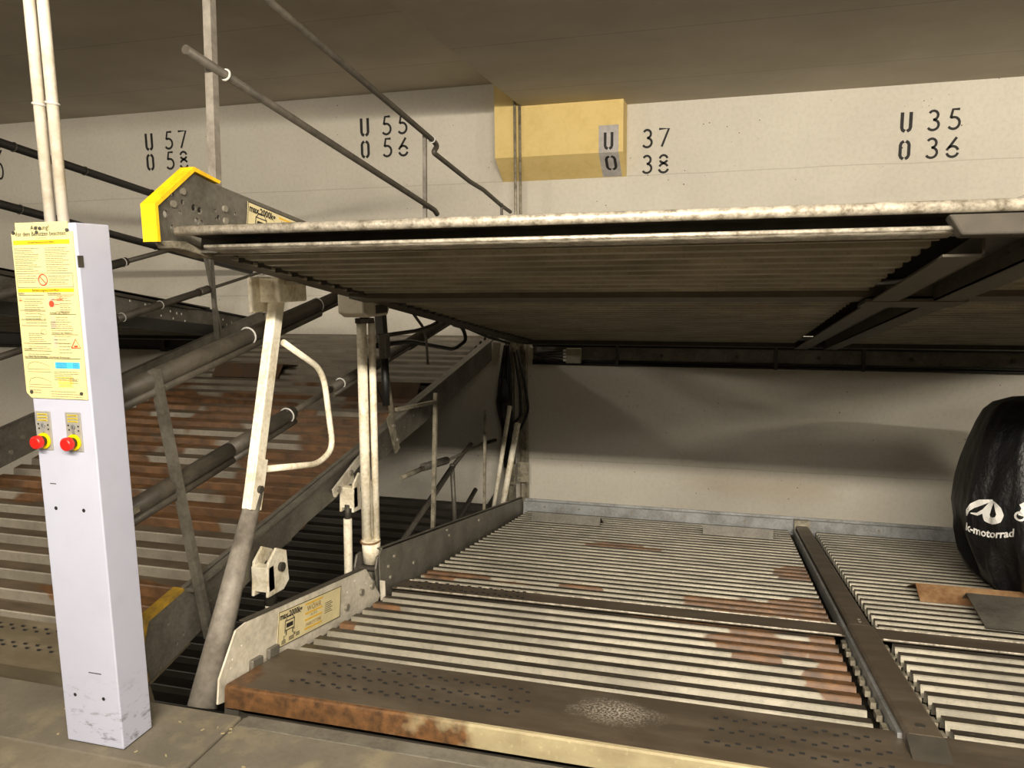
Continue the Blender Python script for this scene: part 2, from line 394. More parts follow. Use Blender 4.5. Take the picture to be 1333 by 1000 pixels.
# stencilled bay numbers -------------------------------------------------
def arc(cx, cy, rx, ry, a0, a1, n=10): return [(cx+rx*math.cos(R(a0+(a1-a0)*i/n)), cy+ry*math.sin(R(a0+(a1-a0)*i/n))) for i in range(n+1)]
GL = {
 'U': [[(.04,1),(.04,.22),(.08,.1),(.2,.02)], [(.46,1),(.46,.22),(.42,.1),(.3,.02)]],
 'O': [[(.2,.98),(.08,.9),(.03,.78),(.03,.22),(.08,.1),(.2,.02)], [(.3,.98),(.42,.9),(.47,.78),(.47,.22),(.42,.1),(.3,.02)]],
 '3': [arc(.28,.76,.22,.23,150,-90) + arc(.28,.27,.27,.26,88,-150)],
 '5': [[(.52,1),(.2,1),(.12,.58)] + arc(.26,.31,.28,.30,115,-145)],
 '7': [[(.0,1),(.56,1),(.16,0)]],
 '6': [[(.46,1),(.1,.46)], arc(.29,.28,.27,.27,165,15), arc(.29,.28,.27,.27,195,345)],
 '8': [arc(.28,.76,.22,.22,10,170), arc(.28,.76,.22,.2,200,250)+arc(.28,.26,.24,.24,70,20), arc(.28,.76,.22,.2,340,290)+arc(.28,.26,.24,.24,110,160), arc(.28,.26,.27,.26,195,345)],
 '9': [[(.14,0),(.5,.54)], arc(.31,.72,.27,.27,-15,-165), arc(.31,.72,.27,.27,15,165)],
 '0': [arc(.28,.5,.26,.5,80,280,14), arc(.28,.5,.26,.5,-80,80,14)],
}
def stencil(s, o, b, h, parent, bold=.13, tilt=0.0):
    a = Vector((math.cos(tilt), 0, math.sin(tilt))); mb = MB()
    for st in GL[s]: mb.stroke(o, a, b, [(p[0]*h, p[1]*h) for p in st], bold*h, h=.002)
    obj('painted_number', mb, M['stencil'], parent)
def bay(xU, zU, zO, xd, dd, d1, d2, h=.152, skip=False):
    yw = W
    if not skip:
        stencil('U', (xU, yw, zU), FZ, h*1.0, wall, .17); stencil('O', (xU, yw, zO), FZ, h*.95, wall, .17)
    for i, ch in enumerate(d1): stencil(ch, (xd+i*dd, yw, zU), FZ, h, wall)
    for i, ch in enumerate(d2): stencil(ch, (xd+i*dd, yw, zO), FZ, h, wall)
bay(-5.96, 2.89, 2.685, -5.72, .17, '57', '58', .17)
bay(-3.46, 2.89, 2.685, -3.235, .165, '55', '56', .165)
bay(1.32, 2.645, 2.43, 1.51, .15, '35', '36', .152)
bay(0, 2.635, 2.415, -.75, .145, '37', '38', .15, skip=True)
bay(-8.42, 2.89, 2.685, -8.19, .185, '59', '60', .17)
stencil('U', (-1.045, 6.749, 2.60), FZ, .14, hau, .17); stencil('O', Vector((-1.045, 6.75, 2.575))+slant*.215, -slant, .17, hau, .15)
#@@PLATFORMS
# ------------------------------------------------------------------ platforms
TA, TC = R(-8.8), R(12.27)
def ribs(n, p, L, h=.047, t=.004):
    """n trapezoid ribs along +v, length L along u; a folded sheet with thickness"""
    pr = []
    k = p/.115
    for i in range(n):
        o = i*p; pr += [(o, -h), (o+.014*k, -h), (o+.026*k, -.005), (o+.030*k, 0), (o+.076*k, 0), (o+.080*k, -.005), (o+.092*k, -h)]
    pr.append((n*p-.004, -h))
    pts = pr + [(v, w_-t) for v, w_ in reversed(pr)]
    m = len(pr); mb = MB(); mb.add([(0, v, w_) for v, w_ in pts] + [(L, v, w_) for v, w_ in pts], [])
    N = len(pts)
    for i in range(N): mb.f.append((i, (i+1)%N, N+(i+1)%N, N+i))
    for i in range(m-1):
        a, b, c, d = i, i+1, N-2-i, N-1-i
        mb.f.append((a, d, c, b)); mb.f.append((N+a, N+b, N+c, N+d))
    return mb
def decking(plat, u0, L, v0, n, p, mat, per=3):
    k = 0; first = None
    while k < n:
        q = min(per, n-k)
        if q == per and first is not None: share(first, 'deck_panel', plat, (u0, v0+k*p, 0))
        else:
            o = obj('deck_panel', ribs(q, p, L), mat, plat, local=True); o.location = (u0, v0+k*p, 0)
            if q == per: first = o
        k += q
def slots(plat, u0, u1, v0, rows, mat, step=.032, name='anti_slip_slots'):
    """bands of small pressed slots, each with a raised lip behind it"""
    mb = MB(); rim = MB()
    for r_ in range(rows):
        u = u0 + r_*.013; k = 0
        while u < u1:
            v = v0 + r_*.098 + (.022 if k % 2 else 0) + random.uniform(-.001, .001)
            rim.add([(u-.002, v, .0012), (u+.019, v, .0012), (u+.017, v+.004, .005), (u, v+.004, .005), (u-.002, v+.010, .0012), (u+.019, v+.010, .0012)], [(0,1,2,3),(3,2,5,4)])
            mb.add([(u, v-.003, .0014), (u+.017, v-.003, .0014), (u+.017, v+.0035, .0052), (u, v+.0035, .0052)], [(0,1,2,3)])
            u += step; k += 1
    o = obj(name, mb, M['hole'], plat, local=True); o['kind'] = 'stuff'
    o = obj('slot_rims', rim, M['rail'], plat, local=True); o['kind'] = 'stuff'
def bolts(pts, nrm, r, h, parent, local=False, mat='bolt', n=6):
    for p in pts:
        mb = MB(); mb.disc(p, nrm, r, h, n); obj('bolt', mb, M[mat], parent, local=local)
def stop(plat, u0, u1, v, dv, h, mat, pk=.35):
    """bent-sheet wheel stop: an inverted V lying across the ribs"""
    mb = MB(); t = .005
    sec = [(v, .001), (v+dv*pk, h), (v+dv, .001), (v+dv-t*2, .001), (v+dv*pk, h-t*1.6), (v+t*2, .001)]
    mb.prism([(u0, a, b) for a, b in sec], (u1-u0, 0, 0)); return obj('wheel_stop', mb, mat, plat, local=True)
def sign(o, a, b, parent, L=.53, H=.148):
    """load sign: maximum weight, maker's lettering, small print"""
    sg = MB(); sg.quad(o, a, b, 0, L, 0, H, h=.0015); s = obj('load_sign', sg, M['signc'], parent)
    o = Vector(o) + Vector(a).cross(Vector(b)).normalized()*.0015
    fr = MB()
    for q in ((0, L, 0, .003), (0, L, H-.003, H), (0, .003, 0, H), (L-.003, L, 0, H)): fr.quad(o, a, b, *q)
    for q in ((.05,.125,.058,.062), (.05,.125,.098,.102), (.05,.054,.05,.1), (.121,.125,.05,.1), (.062,.113,.07,.088), (.06,.066,.04,.058), (.109,.115,.04,.058)): fr.quad(o, a, b, *q)
    fr.stroke(o, a, b, [(.054,.1),(.07,.118),(.105,.118),(.121,.1)], .004)
    for i in range(6): fr.quad(o, a, b, .385, .455-.012*(i % 2), .052+i*.009, .0545+i*.009)
    for i in range(3): fr.quad(o, a, b, .03, .06, .008+.006*i, .011+.006*i); fr.quad(o, a, b, .085, .125, .012+.006*i, .015+.006*i); fr.quad(o, a, b, .14, .17, .016+.006*i, .019+.006*i)
    obj('sign_print', fr, M['inkg'] if False else M['ink'], s)
    yb = MB()
    for y in (.132, .091, .063, .024): yb.quad(o, a, b, .21, .36, y-.003, y+.004)
    obj('amber_bar', yb, M['inkyd'], s)
    text('sign_lettering', 'max.2000kg', o, a, b, .008, H-.034, .036, M['ink'], s, bold=.0012)
    text('sign_lettering', 'WÖHR', o, a, b, .285, .1, .034, M['inkbr'], s, 'CENTER', 1.0, .0004, 1.25)
    text('sign_lettering', 'AUTO', o, a, b, .285, .073, .016, M['inkg'], s, 'CENTER', 1.3)
    text('sign_lettering', 'PARKSYSTEME', o, a, b, .285, .034, .022, M['inkbr'], s, 'CENTER', .95)
    text('sign_lettering', '2*', o, a, b, .04, .026, .02, M['ink'], s, bold=.0006)
    text('sign_lettering', 'kg', o, a, b, .118, .03, .018, M['ink'], s, bold=.0004)
    return s

# ---- A: low double platform in front ------------------------------------
A = empty('parking_platform', (-1.75, 2.23, .07), TA)
tag(A, 'low double parking platform of ribbed steel with brown rust patches, a covered motorcycle on it', 'parking lift', 'parking lift platforms')
rustA = [(1.95, 1.22, .26, .16), (2.28, 1.18, .16, .36), (1.92, .98, .12, .07), (1.70, 1.43, .42, .05), (1.85, 1.80, .30, .15), (2.22, 1.84, .22, .24), (2.24, 2.70, .16, .20), (2.22, .80, .16, .16), (.14, 1.85, .30, .09), (.62, 1.82, .14, .05), (.12, 1.12, .1, .04), (1.0, 1.86, .15, .04), (.06, .80, .08, .06), (1.05, 3.1, .3, .08)]
mA = deck_mat('ribbed_deck_front', A, rustA, rgb(155,149,133), rgb(61,55,46), None, .35)
pA = plate_mat('tread_plate_front', A, rgb(82,72,59), rgb(108,98,84), [(-.0, 0.02, .12, .2)], [(1.42, .24, .18, .12)])
lA = plate_mat('lip_front', A, rgb(167,156,123), rgb(123,110,82), [(.2, 0, .75, 2.0)])
U1, UM0, UM1 = 4.8, 2.335, 2.475
mb = MB(); mb.bb(.02, U1, .0, .405, -.006, 0); obj('entry_plate', mb, pA, A, local=True)
mb = MB(); mb.prism([(.02, .0, -.001), (.02, -.008, -.004), (.02, -.010, -.012), (.02, -.008, -.082), (.02, .01, -.084), (.02, .01, -.002)], (U1-.02, 0, 0)); obj('front_lip', mb, lA, A, local=True)
slots(A, .22, 1.10, .10, 3, None); slots(A, 1.72, 2.28, .10, 3, None); slots(A, 2.66, 3.4, .10, 3, None)
decking(A, .06, UM0-.06-.06, .41, 9, .1155, mA); decking(A, UM1+.05, U1-UM1-.1, .41, 9, .1155, mA)
mb = MB()
for i in range(9):
    for (ua, ub) in ((.12, UM0-.14), (UM1+.1, 4.2)):
        u = ua + .03*(i % 2)
        while u < ub:
            v = .41+.1155*i+.047+random.uniform(-.001, .001); mb.add([(u, v, .0008), (u+.017, v, .0008), (u+.017, v+.006, .0022), (u, v+.006, .0022)], [(0,1,2,3)]); u += .06
o = obj('rib_top_slots', mb, M['rail'], A, local=True); o['kind'] = 'stuff'
mb = MB(); mb.bb(.02, UM0, 1.452, 1.63, -.006, .001); mb.bb(UM1, U1, 1.452, 1.63, -.006, .001); obj('cross_plate', mb, pA, A, local=True)
for v in (1.452, 1.63):
    mb = MB(); mb.tube([(.05, v, .001), (UM0-.02, v, .001)], .005, 6); mb.tube([(UM1+.02, v, .001), (U1, v, .001)], .005, 6); obj('plate_edge', mb, M['galvb'], A, local=True)
slots(A, .1, .75, 1.50, 2, None)
decking(A, .06, UM0-.06-.04, 1.645, 27, .1, mA); decking(A, UM1+.04, U1-UM1-.1, 1.645, 27, .1, mA)
# frame below, centre divider, back rail
mb = MB(); mb.bb(0, U1, .02, 4.45, -.14, -.125); mb.bb(0, .06, .02, 4.45, -.13, -.05); mb.bb(U1-.06, U1, .02, 4.45, -.13, -.05); mb.bb(UM0+.02, UM1-.02, .3, 4.4, -.13, -.05); obj('under_frame', mb, M['steel'], A, local=True)
for v0, v1, nm in ((.30, 1.51, 'a'), (1.515, 4.33, 'b')):
    d = MB(); du = .008 if nm == 'b' else 0
    d.prism([(UM0+.012+du, v0, -.045), (UM0+.012+du, v0, .034), (UM0+.022+du, v0, .042), (UM1-.022-du, v0, .042), (UM1-.012-du, v0, .034), (UM1-.012-du, v0, -.045)], (0, v1-v0, 0))
    dv = obj('divider_cover', d, M['rail'] if False else pA, A, local=True)
    if nm == 'a':
        e = MB(); e.prism([(UM0+.012, .20, .0), (UM0+.012, .30, .0), (UM0+.012, .30, .040)], (UM1-UM0-.024, 0, 0)); obj('cover_nose', e, M['steel'], dv, local=True)
        e = MB(); e.disc((UM0+.07, .37, .042), (0,0,1), .016, .003, 12); obj('rivet', e, M['steel'], dv, local=True)
    else:
        for v in (1.56, 1.60):
            e = MB(); e.disc((UM0+.075, v, .042), (0,0,1), .007, .004, 8); obj('rivet', e, M['bolt'], dv, local=True)
mb = MB()
for v in [.41+.1155*i for i in range(9)]: mb.bb(UM0-.028, UM0-.008, v+.03, v+.085, -.035, -.012); mb.bb(UM1+.010, UM1+.03, v+.03, v+.085, -.035, -.012)
o = obj('rib_clips', mb, M['galv'], A, local=True); o['kind'] = 'stuff'
mb = MB(); mb.bb(UM0-.002, UM0+.012, .35, 4.3, -.05, .018); obj('divider_web', mb, M['galvl'], A, local=True)
mb = MB(); mb.bb(.0, U1, 4.38, 4.386, -.05, .075); mb.bb(0, U1, 4.386, 4.43, .07, .075); mb.bb(0, U1, 4.436, 4.45, .060, .095); obj('back_rail', mb, M['galvl'], A, local=True)
bolts([(u, 4.38, .035) for u in (.2, .36, .52, 1.0, 1.45, 1.95, 3.0, 3.6)], (0,-1,0), .011, .006, A, True)
mb = MB(); mb.bb(UM0+.01, UM1-.01, 4.30, 4.39, -.02, .085); obj('divider_end_cap', mb, M['galv'], A, local=True)
stop(A, .22, .80, 3.80, .20, .075, M['plateg'], .12); stop(A, 1.62, 2.15, 3.80, .20, .075, M['plateg'], .12)
stop(A, 2.83, 3.9, 2.26, .34, .075, M['rust']); 
mb = MB(); sec = [(1.83, .002), (2.24, .075), (2.36, .0), (2.35, -.002), (2.24, .07), (1.85, -.001)]; mb.prism([(3.03+(0 if a < 2.2 else .02), a, b) for a, b in sec], (.9, 0, 0)); obj('wheel_ramp', mb, M['galvd'], A, local=True)
# side plates
holed('front_side_plate', [(2.205, .0), (2.222, .088), (2.335, .225), (2.40, .228), (3.41, .050), (3.56, -.155), (3.5, -.20), (2.3, -.03)],
      [(2.285, .10, .006), (2.30, .128, .006), (2.36, .155, .006), (3.20, .015, .007), (3.28, .04, .007), (3.40, -.02, .007), (3.44, .0, .007)], -1.757, .008, M['greycream'], A)
mb = MB(); mb.prism([(-1.757, 2.40, .230), (-1.757, 3.41, .052), (-1.785, 3.41, .052), (-1.785, 2.40, .230)], (0,0,.005)); obj('plate_flange', mb, M['rail'], A)
bolts([(-1.753, y, z) for y, z in ((3.18, -.055), (3.34, -.045), (3.46, -.06))], (1,0,0), .018, .014, A, mat='bolt', n=8)
for y, z in ((2.43, .045), (2.545, .035)):
    mb = MB(); mb.box((-1.742, y, z), (.02, .07, .045), Matrix.Rotation(R(-9), 3, 'X')); obj('fixing_lug', mb, M['galvd'], A, bevel=.004)
sa = Vector((0, .52, -.098)).normalized(); sb = Vector((0, .185, .983)).normalized()
sb = (sb - sa*sa.dot(sb)).normalized()
sign(Vector((-1.752, 2.588, .025)), sa, sb, A, .535, .148)
mb = MB(); mb.px([(3.60, -.20), (3.60, .055), (3.64, .078), (6.60, -.50), (6.62, -.72)], -1.775, -1.767); mb.px([(3.64, .078), (6.60, -.50), (6.60, -.507), (3.64, .071)], -1.80, -1.767); obj('rear_side_plate', mb, M['plateg'], A)
bolts([(-1.767, y, z) for y, z in ((3.7, -.05), (3.72, -.12), (3.78, -.02), (4.05, -.16), (4.62, -.15), (4.66, -.2), (5.3, -.3))], (1,0,0), .012, .008, A)
mb = MB(); mb.px([(3.585, -.20), (3.585, -.085), (3.592, -.085), (3.592, -.20)], -1.765, -1.735); obj('angle_bracket', mb, M['greycream'], A)
mb = MB(); mb.bb(U1-.008, U1, .1, 4.4, -.12, .18); obj('side_plate', mb, M['galvd'], A, local=True)

# ---- B: raised double platform above ------------------------------------
def upper(name, loc, bays, w_all, label):
    P = empty(name, loc, TA); tag(P, label, 'parking lift', 'parking lift platforms')
    mU = deck_mat('ribbed_deck_raised', P, [], rgb(160,152,132), rgb(96,90,76))
    for (u0, L) in bays:
        decking(P, u0, L, .16, 9, .1155, mU); decking(P, u0, L, 1.36, 28, .11, mU)
    mb = MB(); mb.bb(.02, w_all, 1.20, 1.37, -.075, -.005); obj('cross_beam', mb, M['under'], P, local=True)
    mb = MB(); mb.bb(.02, w_all, 4.44, 4.57, -.085, 0); obj('rear_beam', mb, M['steel'], P, local=True)
    return P
B = upper('parking_platform', (-1.75, 2.13, 1.70), [(.05, 2.24), (2.52, 2.25)], 4.8, 'raised double parking platform overhead with bright steel front edge, seen from below')
mb = MB(); mb.tube([(.03, .0, .0), (2.46, .0, .0)], .016, 12); mb.bb(.03, 2.46, 0, .06, .010, .016); obj('front_edge_tube', mb, M['galvb'], B, local=True, smooth=True)
mb = MB(); mb.tube([(2.461, -.002, .003), (4.8, -.002, .003)], .017, 12); obj('front_edge_tube', mb, M['galvb'], B, local=True, smooth=True)
mb = MB(); mb.prism([(2.40, .02, .012), (2.47, .02, .042), (4.8, .02, .042), (4.8, .02, .012)], (0, .12, 0)); mb.bb(2.26, 2.56, .14, 4.55, .012, .04); obj('divider_cover', mb, M['rail'], B, local=True)
mb = MB(); mb.bb(.03, 4.8, .12, .126, -.05, .0); mb.bb(.03, 4.8, .0, .16, .0, .006); obj('front_channel', mb, M['steel'], B, local=True)
mb = MB(); mb.tube([(.11, .035, -.046), (2.30, .035, -.046)], .0065, 8); mb.bb(.11, 2.30, .035, .13, -.0525, -.047); obj('lower_flange', mb, M['galvb'], B, local=True, smooth=True)
mb = MB(); mb.prism([(2.27, .0, -.018), (2.30, .0, -.070), (4.8, .0, -.070), (4.8, .0, -.018)], (0, .05, 0)); obj('loading_channel', mb, M['matt'], B, local=True, bevel=.006)
bolts([(u, .12, -.024) for u in (.17, .26, .36, 1.02)], (0,-1,0), .010, .014, B, True, 'steel', 8)
mb = MB(); mb.bb(2.30, 2.40, .17, 4.57, -.095, -.088); mb.bb(2.393, 2.40, .17, 4.57, -.095, -.03); obj('centre_beam', mb, M['under'], B, local=True)
mb = MB(); mb.bb(2.52, 2.62, .17, 4.57, -.095, -.088); mb.bb(2.52, 2.527, .17, 4.57, -.095, -.03); obj('centre_beam', mb, M['under'], B, local=True)
mb = MB(); mb.bb(2.40, 2.52, .17, 4.57, -.03, -.022); obj('beam_web', mb, M['steel'], B, local=True)
mb = MB(); mb.bb(2.28, 2.64, 1.18, 1.38, -.098, -.085); obj('cross_gusset', mb, M['under'], B, local=True)
mb = MB()
for k in range(37): mb.bb(.085, .11, .25+k*.115, .30+k*.115, -.062, -.045)
o = obj('rib_clips', mb, M['steel'], B, local=True); o['kind'] = 'stuff'
def slope(y0, z0, y, s=-.1548): return z0 + s*(y-y0)
holesB = [(2.13,1.755,.010),(2.155,1.715,.006),(2.215,1.80,.007),(2.27,1.785,.010),(2.30,1.778,.010),(2.28,1.74,.010),(2.305,1.735,.009),(2.20,1.765,.005),(2.385,1.785,.005),(2.40,1.762,.007),(2.385,1.755,.005),(2.50,1.78,.006),(2.17,1.82,.005)]
holesB = [(a, b, r*1.3) for a, b, r in holesB]
holed('left_side_plate', [(2.085, 1.665), (2.082, 1.775), (2.272, 1.903), (2.365, 1.882), (6.66, slope(2.365,1.882,6.66)), (6.66, .930), (2.30, 1.642), (2.12, 1.65)], holesB, -1.762, .008, M['galvd'], B)
for k, (y, z) in enumerate(((2.165, 1.79), (2.215, 1.835), (2.435, 1.795), (2.435, 1.752))):
    mb = MB(); mb.disc((-1.758, y, z), (1,0,0), .012, .008, 10); obj('bolt', mb, M['bolt'], B)
mb = MB(); q = [(2.082, 1.665), (2.082, 1.777), (2.272, 1.906), (2.40, 1.879)]; qo = [(2.068, 1.665), (2.068, 1.784), (2.270, 1.921), (2.41, 1.889)]
for i in range(3): mb.prism([(-1.80, *q[i]), (-1.80, *q[i+1]), (-1.80, *qo[i+1]), (-1.80, *qo[i])], (.055, 0, 0))
obj('yellow_edge_trim', mb, M['yellow'], B)
mb = MB(); mb.px([(2.30, 1.648), (6.66, .935), (6.66, .919), (2.30, 1.630)], -1.80, -1.665); obj('side_flange', mb, M['under'], B)
mb = MB(); mb.px([(2.10, 1.668), (2.17, 1.668), (2.30, 1.645), (2.30, 1.615), (2.17, 1.640), (2.12, 1.645)], -1.79, -1.72); obj('corner_bracket', mb, M['galv'], B, bevel=.004)
sign(Vector((-1.756, 2.555, 1.838-.150)), Vector((0, 1, -.163)).normalized(), Vector((0, .163, 1)).normalized(), B)
# railing of B
def pipe(name, pts, r, mat, parent, fillet=0, n=10): mb = MB(); mb.tube(pts, r, n, fillet); return obj(name, mb, M[mat], parent, smooth=True)
XB = -1.785
r1 = pipe('guard_rail', [(XB, 2.319, 2.315), (XB, 4.60, 1.952), (XB, 4.64, 1.93)], .0165, 'rail', B, .02)
r2 = pipe('guard_rail', [(XB, 2.1, 2.745), (XB, 4.605, 2.377), (XB, 4.675, 2.355), (XB, 4.60, 2.305), (XB, 5.30, 2.205), (XB, 5.62, 2.178), (XB, 6.10, 2.10), (XB, 6.36, 2.07)], .0165, 'rail', B, .03)
mb = MB(); mb.bar((XB-.02, 2.505, 2.80), (XB-.02, 2.449, 1.72), .032, .032, (0,1,0)); obj('rail_post', mb, M['tubegrey'], B)
mb = MB(); mb.bar((XB-.02, 4.516, 2.405), (XB-.02, 4.457, 1.50), .022, .022, (0,1,0)); obj('rail_post', mb, M['tubegrey'], B)
for (rl, y, z) in ((r1, 2.53, 2.282), (r2, 4.585, 2.38)):
    mb = MB(); mb.ring((XB, y, z), (0, 1, -.15), .019, .004); obj('tie_clip', mb, M['tie'], rl)
mb = MB(); mb.bar((XB, 6.10, 2.12), (XB, 6.08, 1.05), .02, .02, (0,1,0)); obj('rail_post', mb, M['galvd'], B)

# ---- D: raised single platform at the far left --------------------------
D = upper('parking_platform', (-7.15, 2.13, 1.70), [(.05, 2.3)], 2.4, 'raised single parking platform behind the control column, with a perforated dark side plate')
XD = -4.75
mb = MB(); mb.tube([(.03, 0, 0), (2.4, 0, 0)], .016, 10); obj('front_edge_tube', mb, M['galvb'], D, local=True, smooth=True)
hD = []
for px_y, dz in ((4.72,.12),(4.98,.12),(5.25,.11),(5.42,.10),(5.47,.10),(5.52,.10),(5.50,.06),(4.72,.05),(4.98,.05),(5.6,.0),(5.75,-.01),(5.9,-.02),(5.72,.07),(5.80,.06),(5.86,.06),(6.45,.08),(6.5,.02),(6.58,.06),(6.66,.02),(6.72,.06),(6.5,-.05),(4.30,.10),(4.3,.02)):
    hD.append((px_y, slope(4.1, 1.49, px_y, -.17)+dz*.75-.01, .012))
holed('right_side_plate', [(2.1, 1.67), (2.1, 1.80), (2.3, 1.94), (6.95, slope(2.3,1.94,6.95,-.177)), (6.95, 1.0), (2.3, 1.66)], hD, XD, .008, M['galvd'], D)
mb = MB(); mb.px([(2.3, 1.945), (6.95, 1.122), (6.95, 1.107), (2.3, 1.93)], XD-.02, XD+.05); obj('plate_flange', mb, M['black'], D)
mb = MB(); mb.px([(4.0, 1.64), (4.0, 1.60), (5.9, 1.27), (6.2, 1.25), (6.2, 1.27)], XD+.02, XD+.05); obj('cover_strip', mb, M['steel'], D)
mb = MB(); mb.px([(2.3, 1.66), (6.95, 1.0), (6.95, .90), (2.3, 1.57)], XD-.03, XD+.03); obj('side_flange', mb, M['black'], D)
for pts, r in (([(XD, 2.3, 2.78), (XD, 4.2, 2.468), (XD, 6.95, 2.07)], .03), ([(XD, 2.3, 2.36), (XD, 4.15, 2.058), (XD, 6.95, 1.605)], .03)):
    rl = pipe('guard_rail', pts, r, 'black', D)
    for y in (4.3, 4.9, 5.6):
        t = (y-pts[1][1])/(pts[2][1]-pts[1][1]); z = pts[1][2]+t*(pts[2][2]-pts[1][2])
        mb = MB(); mb.ring((XD, y, z), (0, 1, -.16), r+.001, .005, 12); obj('tie_clip', mb, M['steel'], rl)
mb = MB(); mb.tube([(XD+.03, 4.64, 2.50), (XD+.03, 4.60, 1.5)], .032, 10); obj('rail_post', mb, M['black'], D, smooth=True)

# ---- C: single platform tipped towards the drive ------------------------
C = empty('parking_platform', (-4.5, 2.25, 0), TC)
tag(C, 'single parking platform tipped up towards the wall, rusty ribbed deck with two guard rails', 'parking lift', 'parking lift platforms')
mC = deck_mat('ribbed_deck_tipped', C, [(1.9, .5, .5, .1)], rgb(151,143,128), rgb(82,72,59), (.43, .46, .95, 3.3), .15)
pC = plate_mat('tread_plate_tipped', C, rgb(104,94,76), rgb(136,126,106), [])
mb = MB(); mb.bb(0, 2.4, 0, .255, -.006, 0); obj('entry_plate', mb, pC, C, local=True)
mb = MB(); mb.bb(0, 2.4, -.012, .01, -.09, .006); obj('front_lip', mb, pC, C, local=True)
slots(C, .3, 2.3, .09, 2, None)
decking(C, .05, 2.3, .26, 31, .142, mC)
mb = MB(); mb.bb(.1, 2.1, .3, 4.65, -.11, -.095); mb.bb(.1, .15, .3, 4.65, -.10, -.045); mb.bb(2.05, 2.1, .3, 4.65, -.10, -.045); obj('under_frame', mb, M['steel'], C, local=True)
s1 = stop(C, .28, .92, 3.35, .34, .085, M['rustd']); s2 = stop(C, 1.62, 2.3, 3.0, .34, .085, M['rustd'])
XC = -2.085
hC = [(2.30,.05,.009),(2.40,.10,.008),(2.44,.12,.008),(2.36,.20,.007),(2.62,.19,.007),(2.9,.26,.006),(3.35,.34,.008),(3.6,.36,.008),(3.75,.40,.007),(4.2,.46,.009),(4.35,.48,.009),(4.1,.50,.008),(4.55,.56,.008),(4.7,.53,.009),(4.85,.58,.008),(5.0,.60,.008),(4.4,.44,.008),(4.75,.65,.007)]
holed('right_side_plate', [(2.235, .02), (2.215, .15), (2.255, .258), (2.48, .300), (6.72, .965), (6.72, .755), (5.17, .508), (3.41, .274)], hC, XC, .008, M['galvd'], C)
mb = MB(); mb.px([(2.48, .300), (6.72, .965), (6.72, .950), (2.48, .285)], XC-.03, XC+.035); obj('plate_flange', mb, M['galvd'], C)
mb = MB(); q = [(2.235, .03), (2.215, .15), (2.255, .26), (2.46, .298)]; qo = [(2.222, .03), (2.20, .153), (2.243, .272), (2.455, .312)]
for i in range(3): mb.prism([(XC-.04, *q[i]), (XC-.04, *q[i+1]), (XC-.04, *qo[i+1]), (XC-.04, *qo[i])], (.048, 0, 0))
obj('yellow_edge_trim', mb, M['mustard'], C)
mb = MB(); mb.px([(2.2, .0), (2.2, .20), (2.5, .32), (6.8, 1.20), (6.8, .98)], -4.545, -4.537); mb.px([(2.5, .32), (6.8, 1.20), (6.8, 1.185), (2.5, .305)], -4.58, -4.537); obj('left_side_plate', mb, M['galvd'], C)
bolts([(-4.537, y, z) for y, z in ((3.85, .42), (3.95, .5), (4.1, .46), (4.6, .62))], (1,0,0), .016, .01, C)
# guard rails: telescoped tubes with a cable cover strip below and tie clips
def guard(parent, x, yz0, yz1, secs, clips, strip=True):
    """secs: (t0, t1, radius) along the line yz0 -> yz1"""
    a, b = Vector((x, *yz0)), Vector((x, *yz1)); base = None
    for t0, t1, r in secs:
        o = pipe('guard_rail', [a.lerp(b, t0), a.lerp(b, t1)], r, 'rail', parent if base is None else base, n=12)
        if base is None: base = o
        if strip and r > .024:
            mb = MB(); mb.tube([a.lerp(b, t0)+Vector((.012, 0, -r*1.25)), a.lerp(b, t1)+Vector((.012, 0, -r*1.25))], r*.5, 8); obj('cable_duct', mb, M['rail'], base, smooth=True)
    for t, r in clips:
        mb = MB(); mb.ring(a.lerp(b, t), b-a, r, .004, 16); obj('tie_clip', mb, M['tie'], base)
    return base
XR = -2.06
guard(C, XR, (2.06, 1.122), (6.6, 1.955), [(0, .335, .036), (.335, .50, .028), (.50, .62, .018), (.55, 1, .026)], [(.20, .038), (.335, .036), (.53, .022)])
guard(C, XR, (2.10, .705), (6.5, 1.36), [(0, .155, .034), (.155, .27, .034), (.27, .36, .016), (.36, .60, .026), (.60, .98, .03)], [(.26, .036), (.385, .028), (.52, .028)])
mb = MB(); mb.box((-2.024, 2.17, .722), (.003, .06, .022), Matrix.Rotation(R(8.5), 3, 'X')); obj('type_label', mb, M['galv'], C)
mb = MB(); mb.bar((-2.03, 2.335, 1.215), (-2.03, 2.53, .07), .034, .028, (0,1,0)); obj('rail_post', mb, M['galvd'], C)
XL = -4.55
mb = MB(); mb.bar((XL+.03, 3.60, 1.42), (XL+.03, 3.66, .46), .036, .03, (0,1,0)); obj('rail_post', mb, M['galvd'], C)
guard(C, XL, (3.55, 1.377), (6.9, 2.07), [(0, .44, .034), (.44, .95, .02)], [(.43, .036)], False)
guard(C, XL, (3.55, .996), (6.85, 1.60), [(0, .45, .024), (.40, .72, .032), (.70, .74, .038), (.74, 1, .015)], [(.42, .034), (.55, .034)], False)
mb = MB(); mb.bar((XL+.03, 6.02, 1.86), (XL+.03, 6.03, .98), .036, .03, (0,1,0)); mb.bar((XL+.03, 5.92, 1.85), (XL+.03, 6.10, 1.0), .025, .025, (0,1,0)); obj('rail_post', mb, M['galvd'], C)

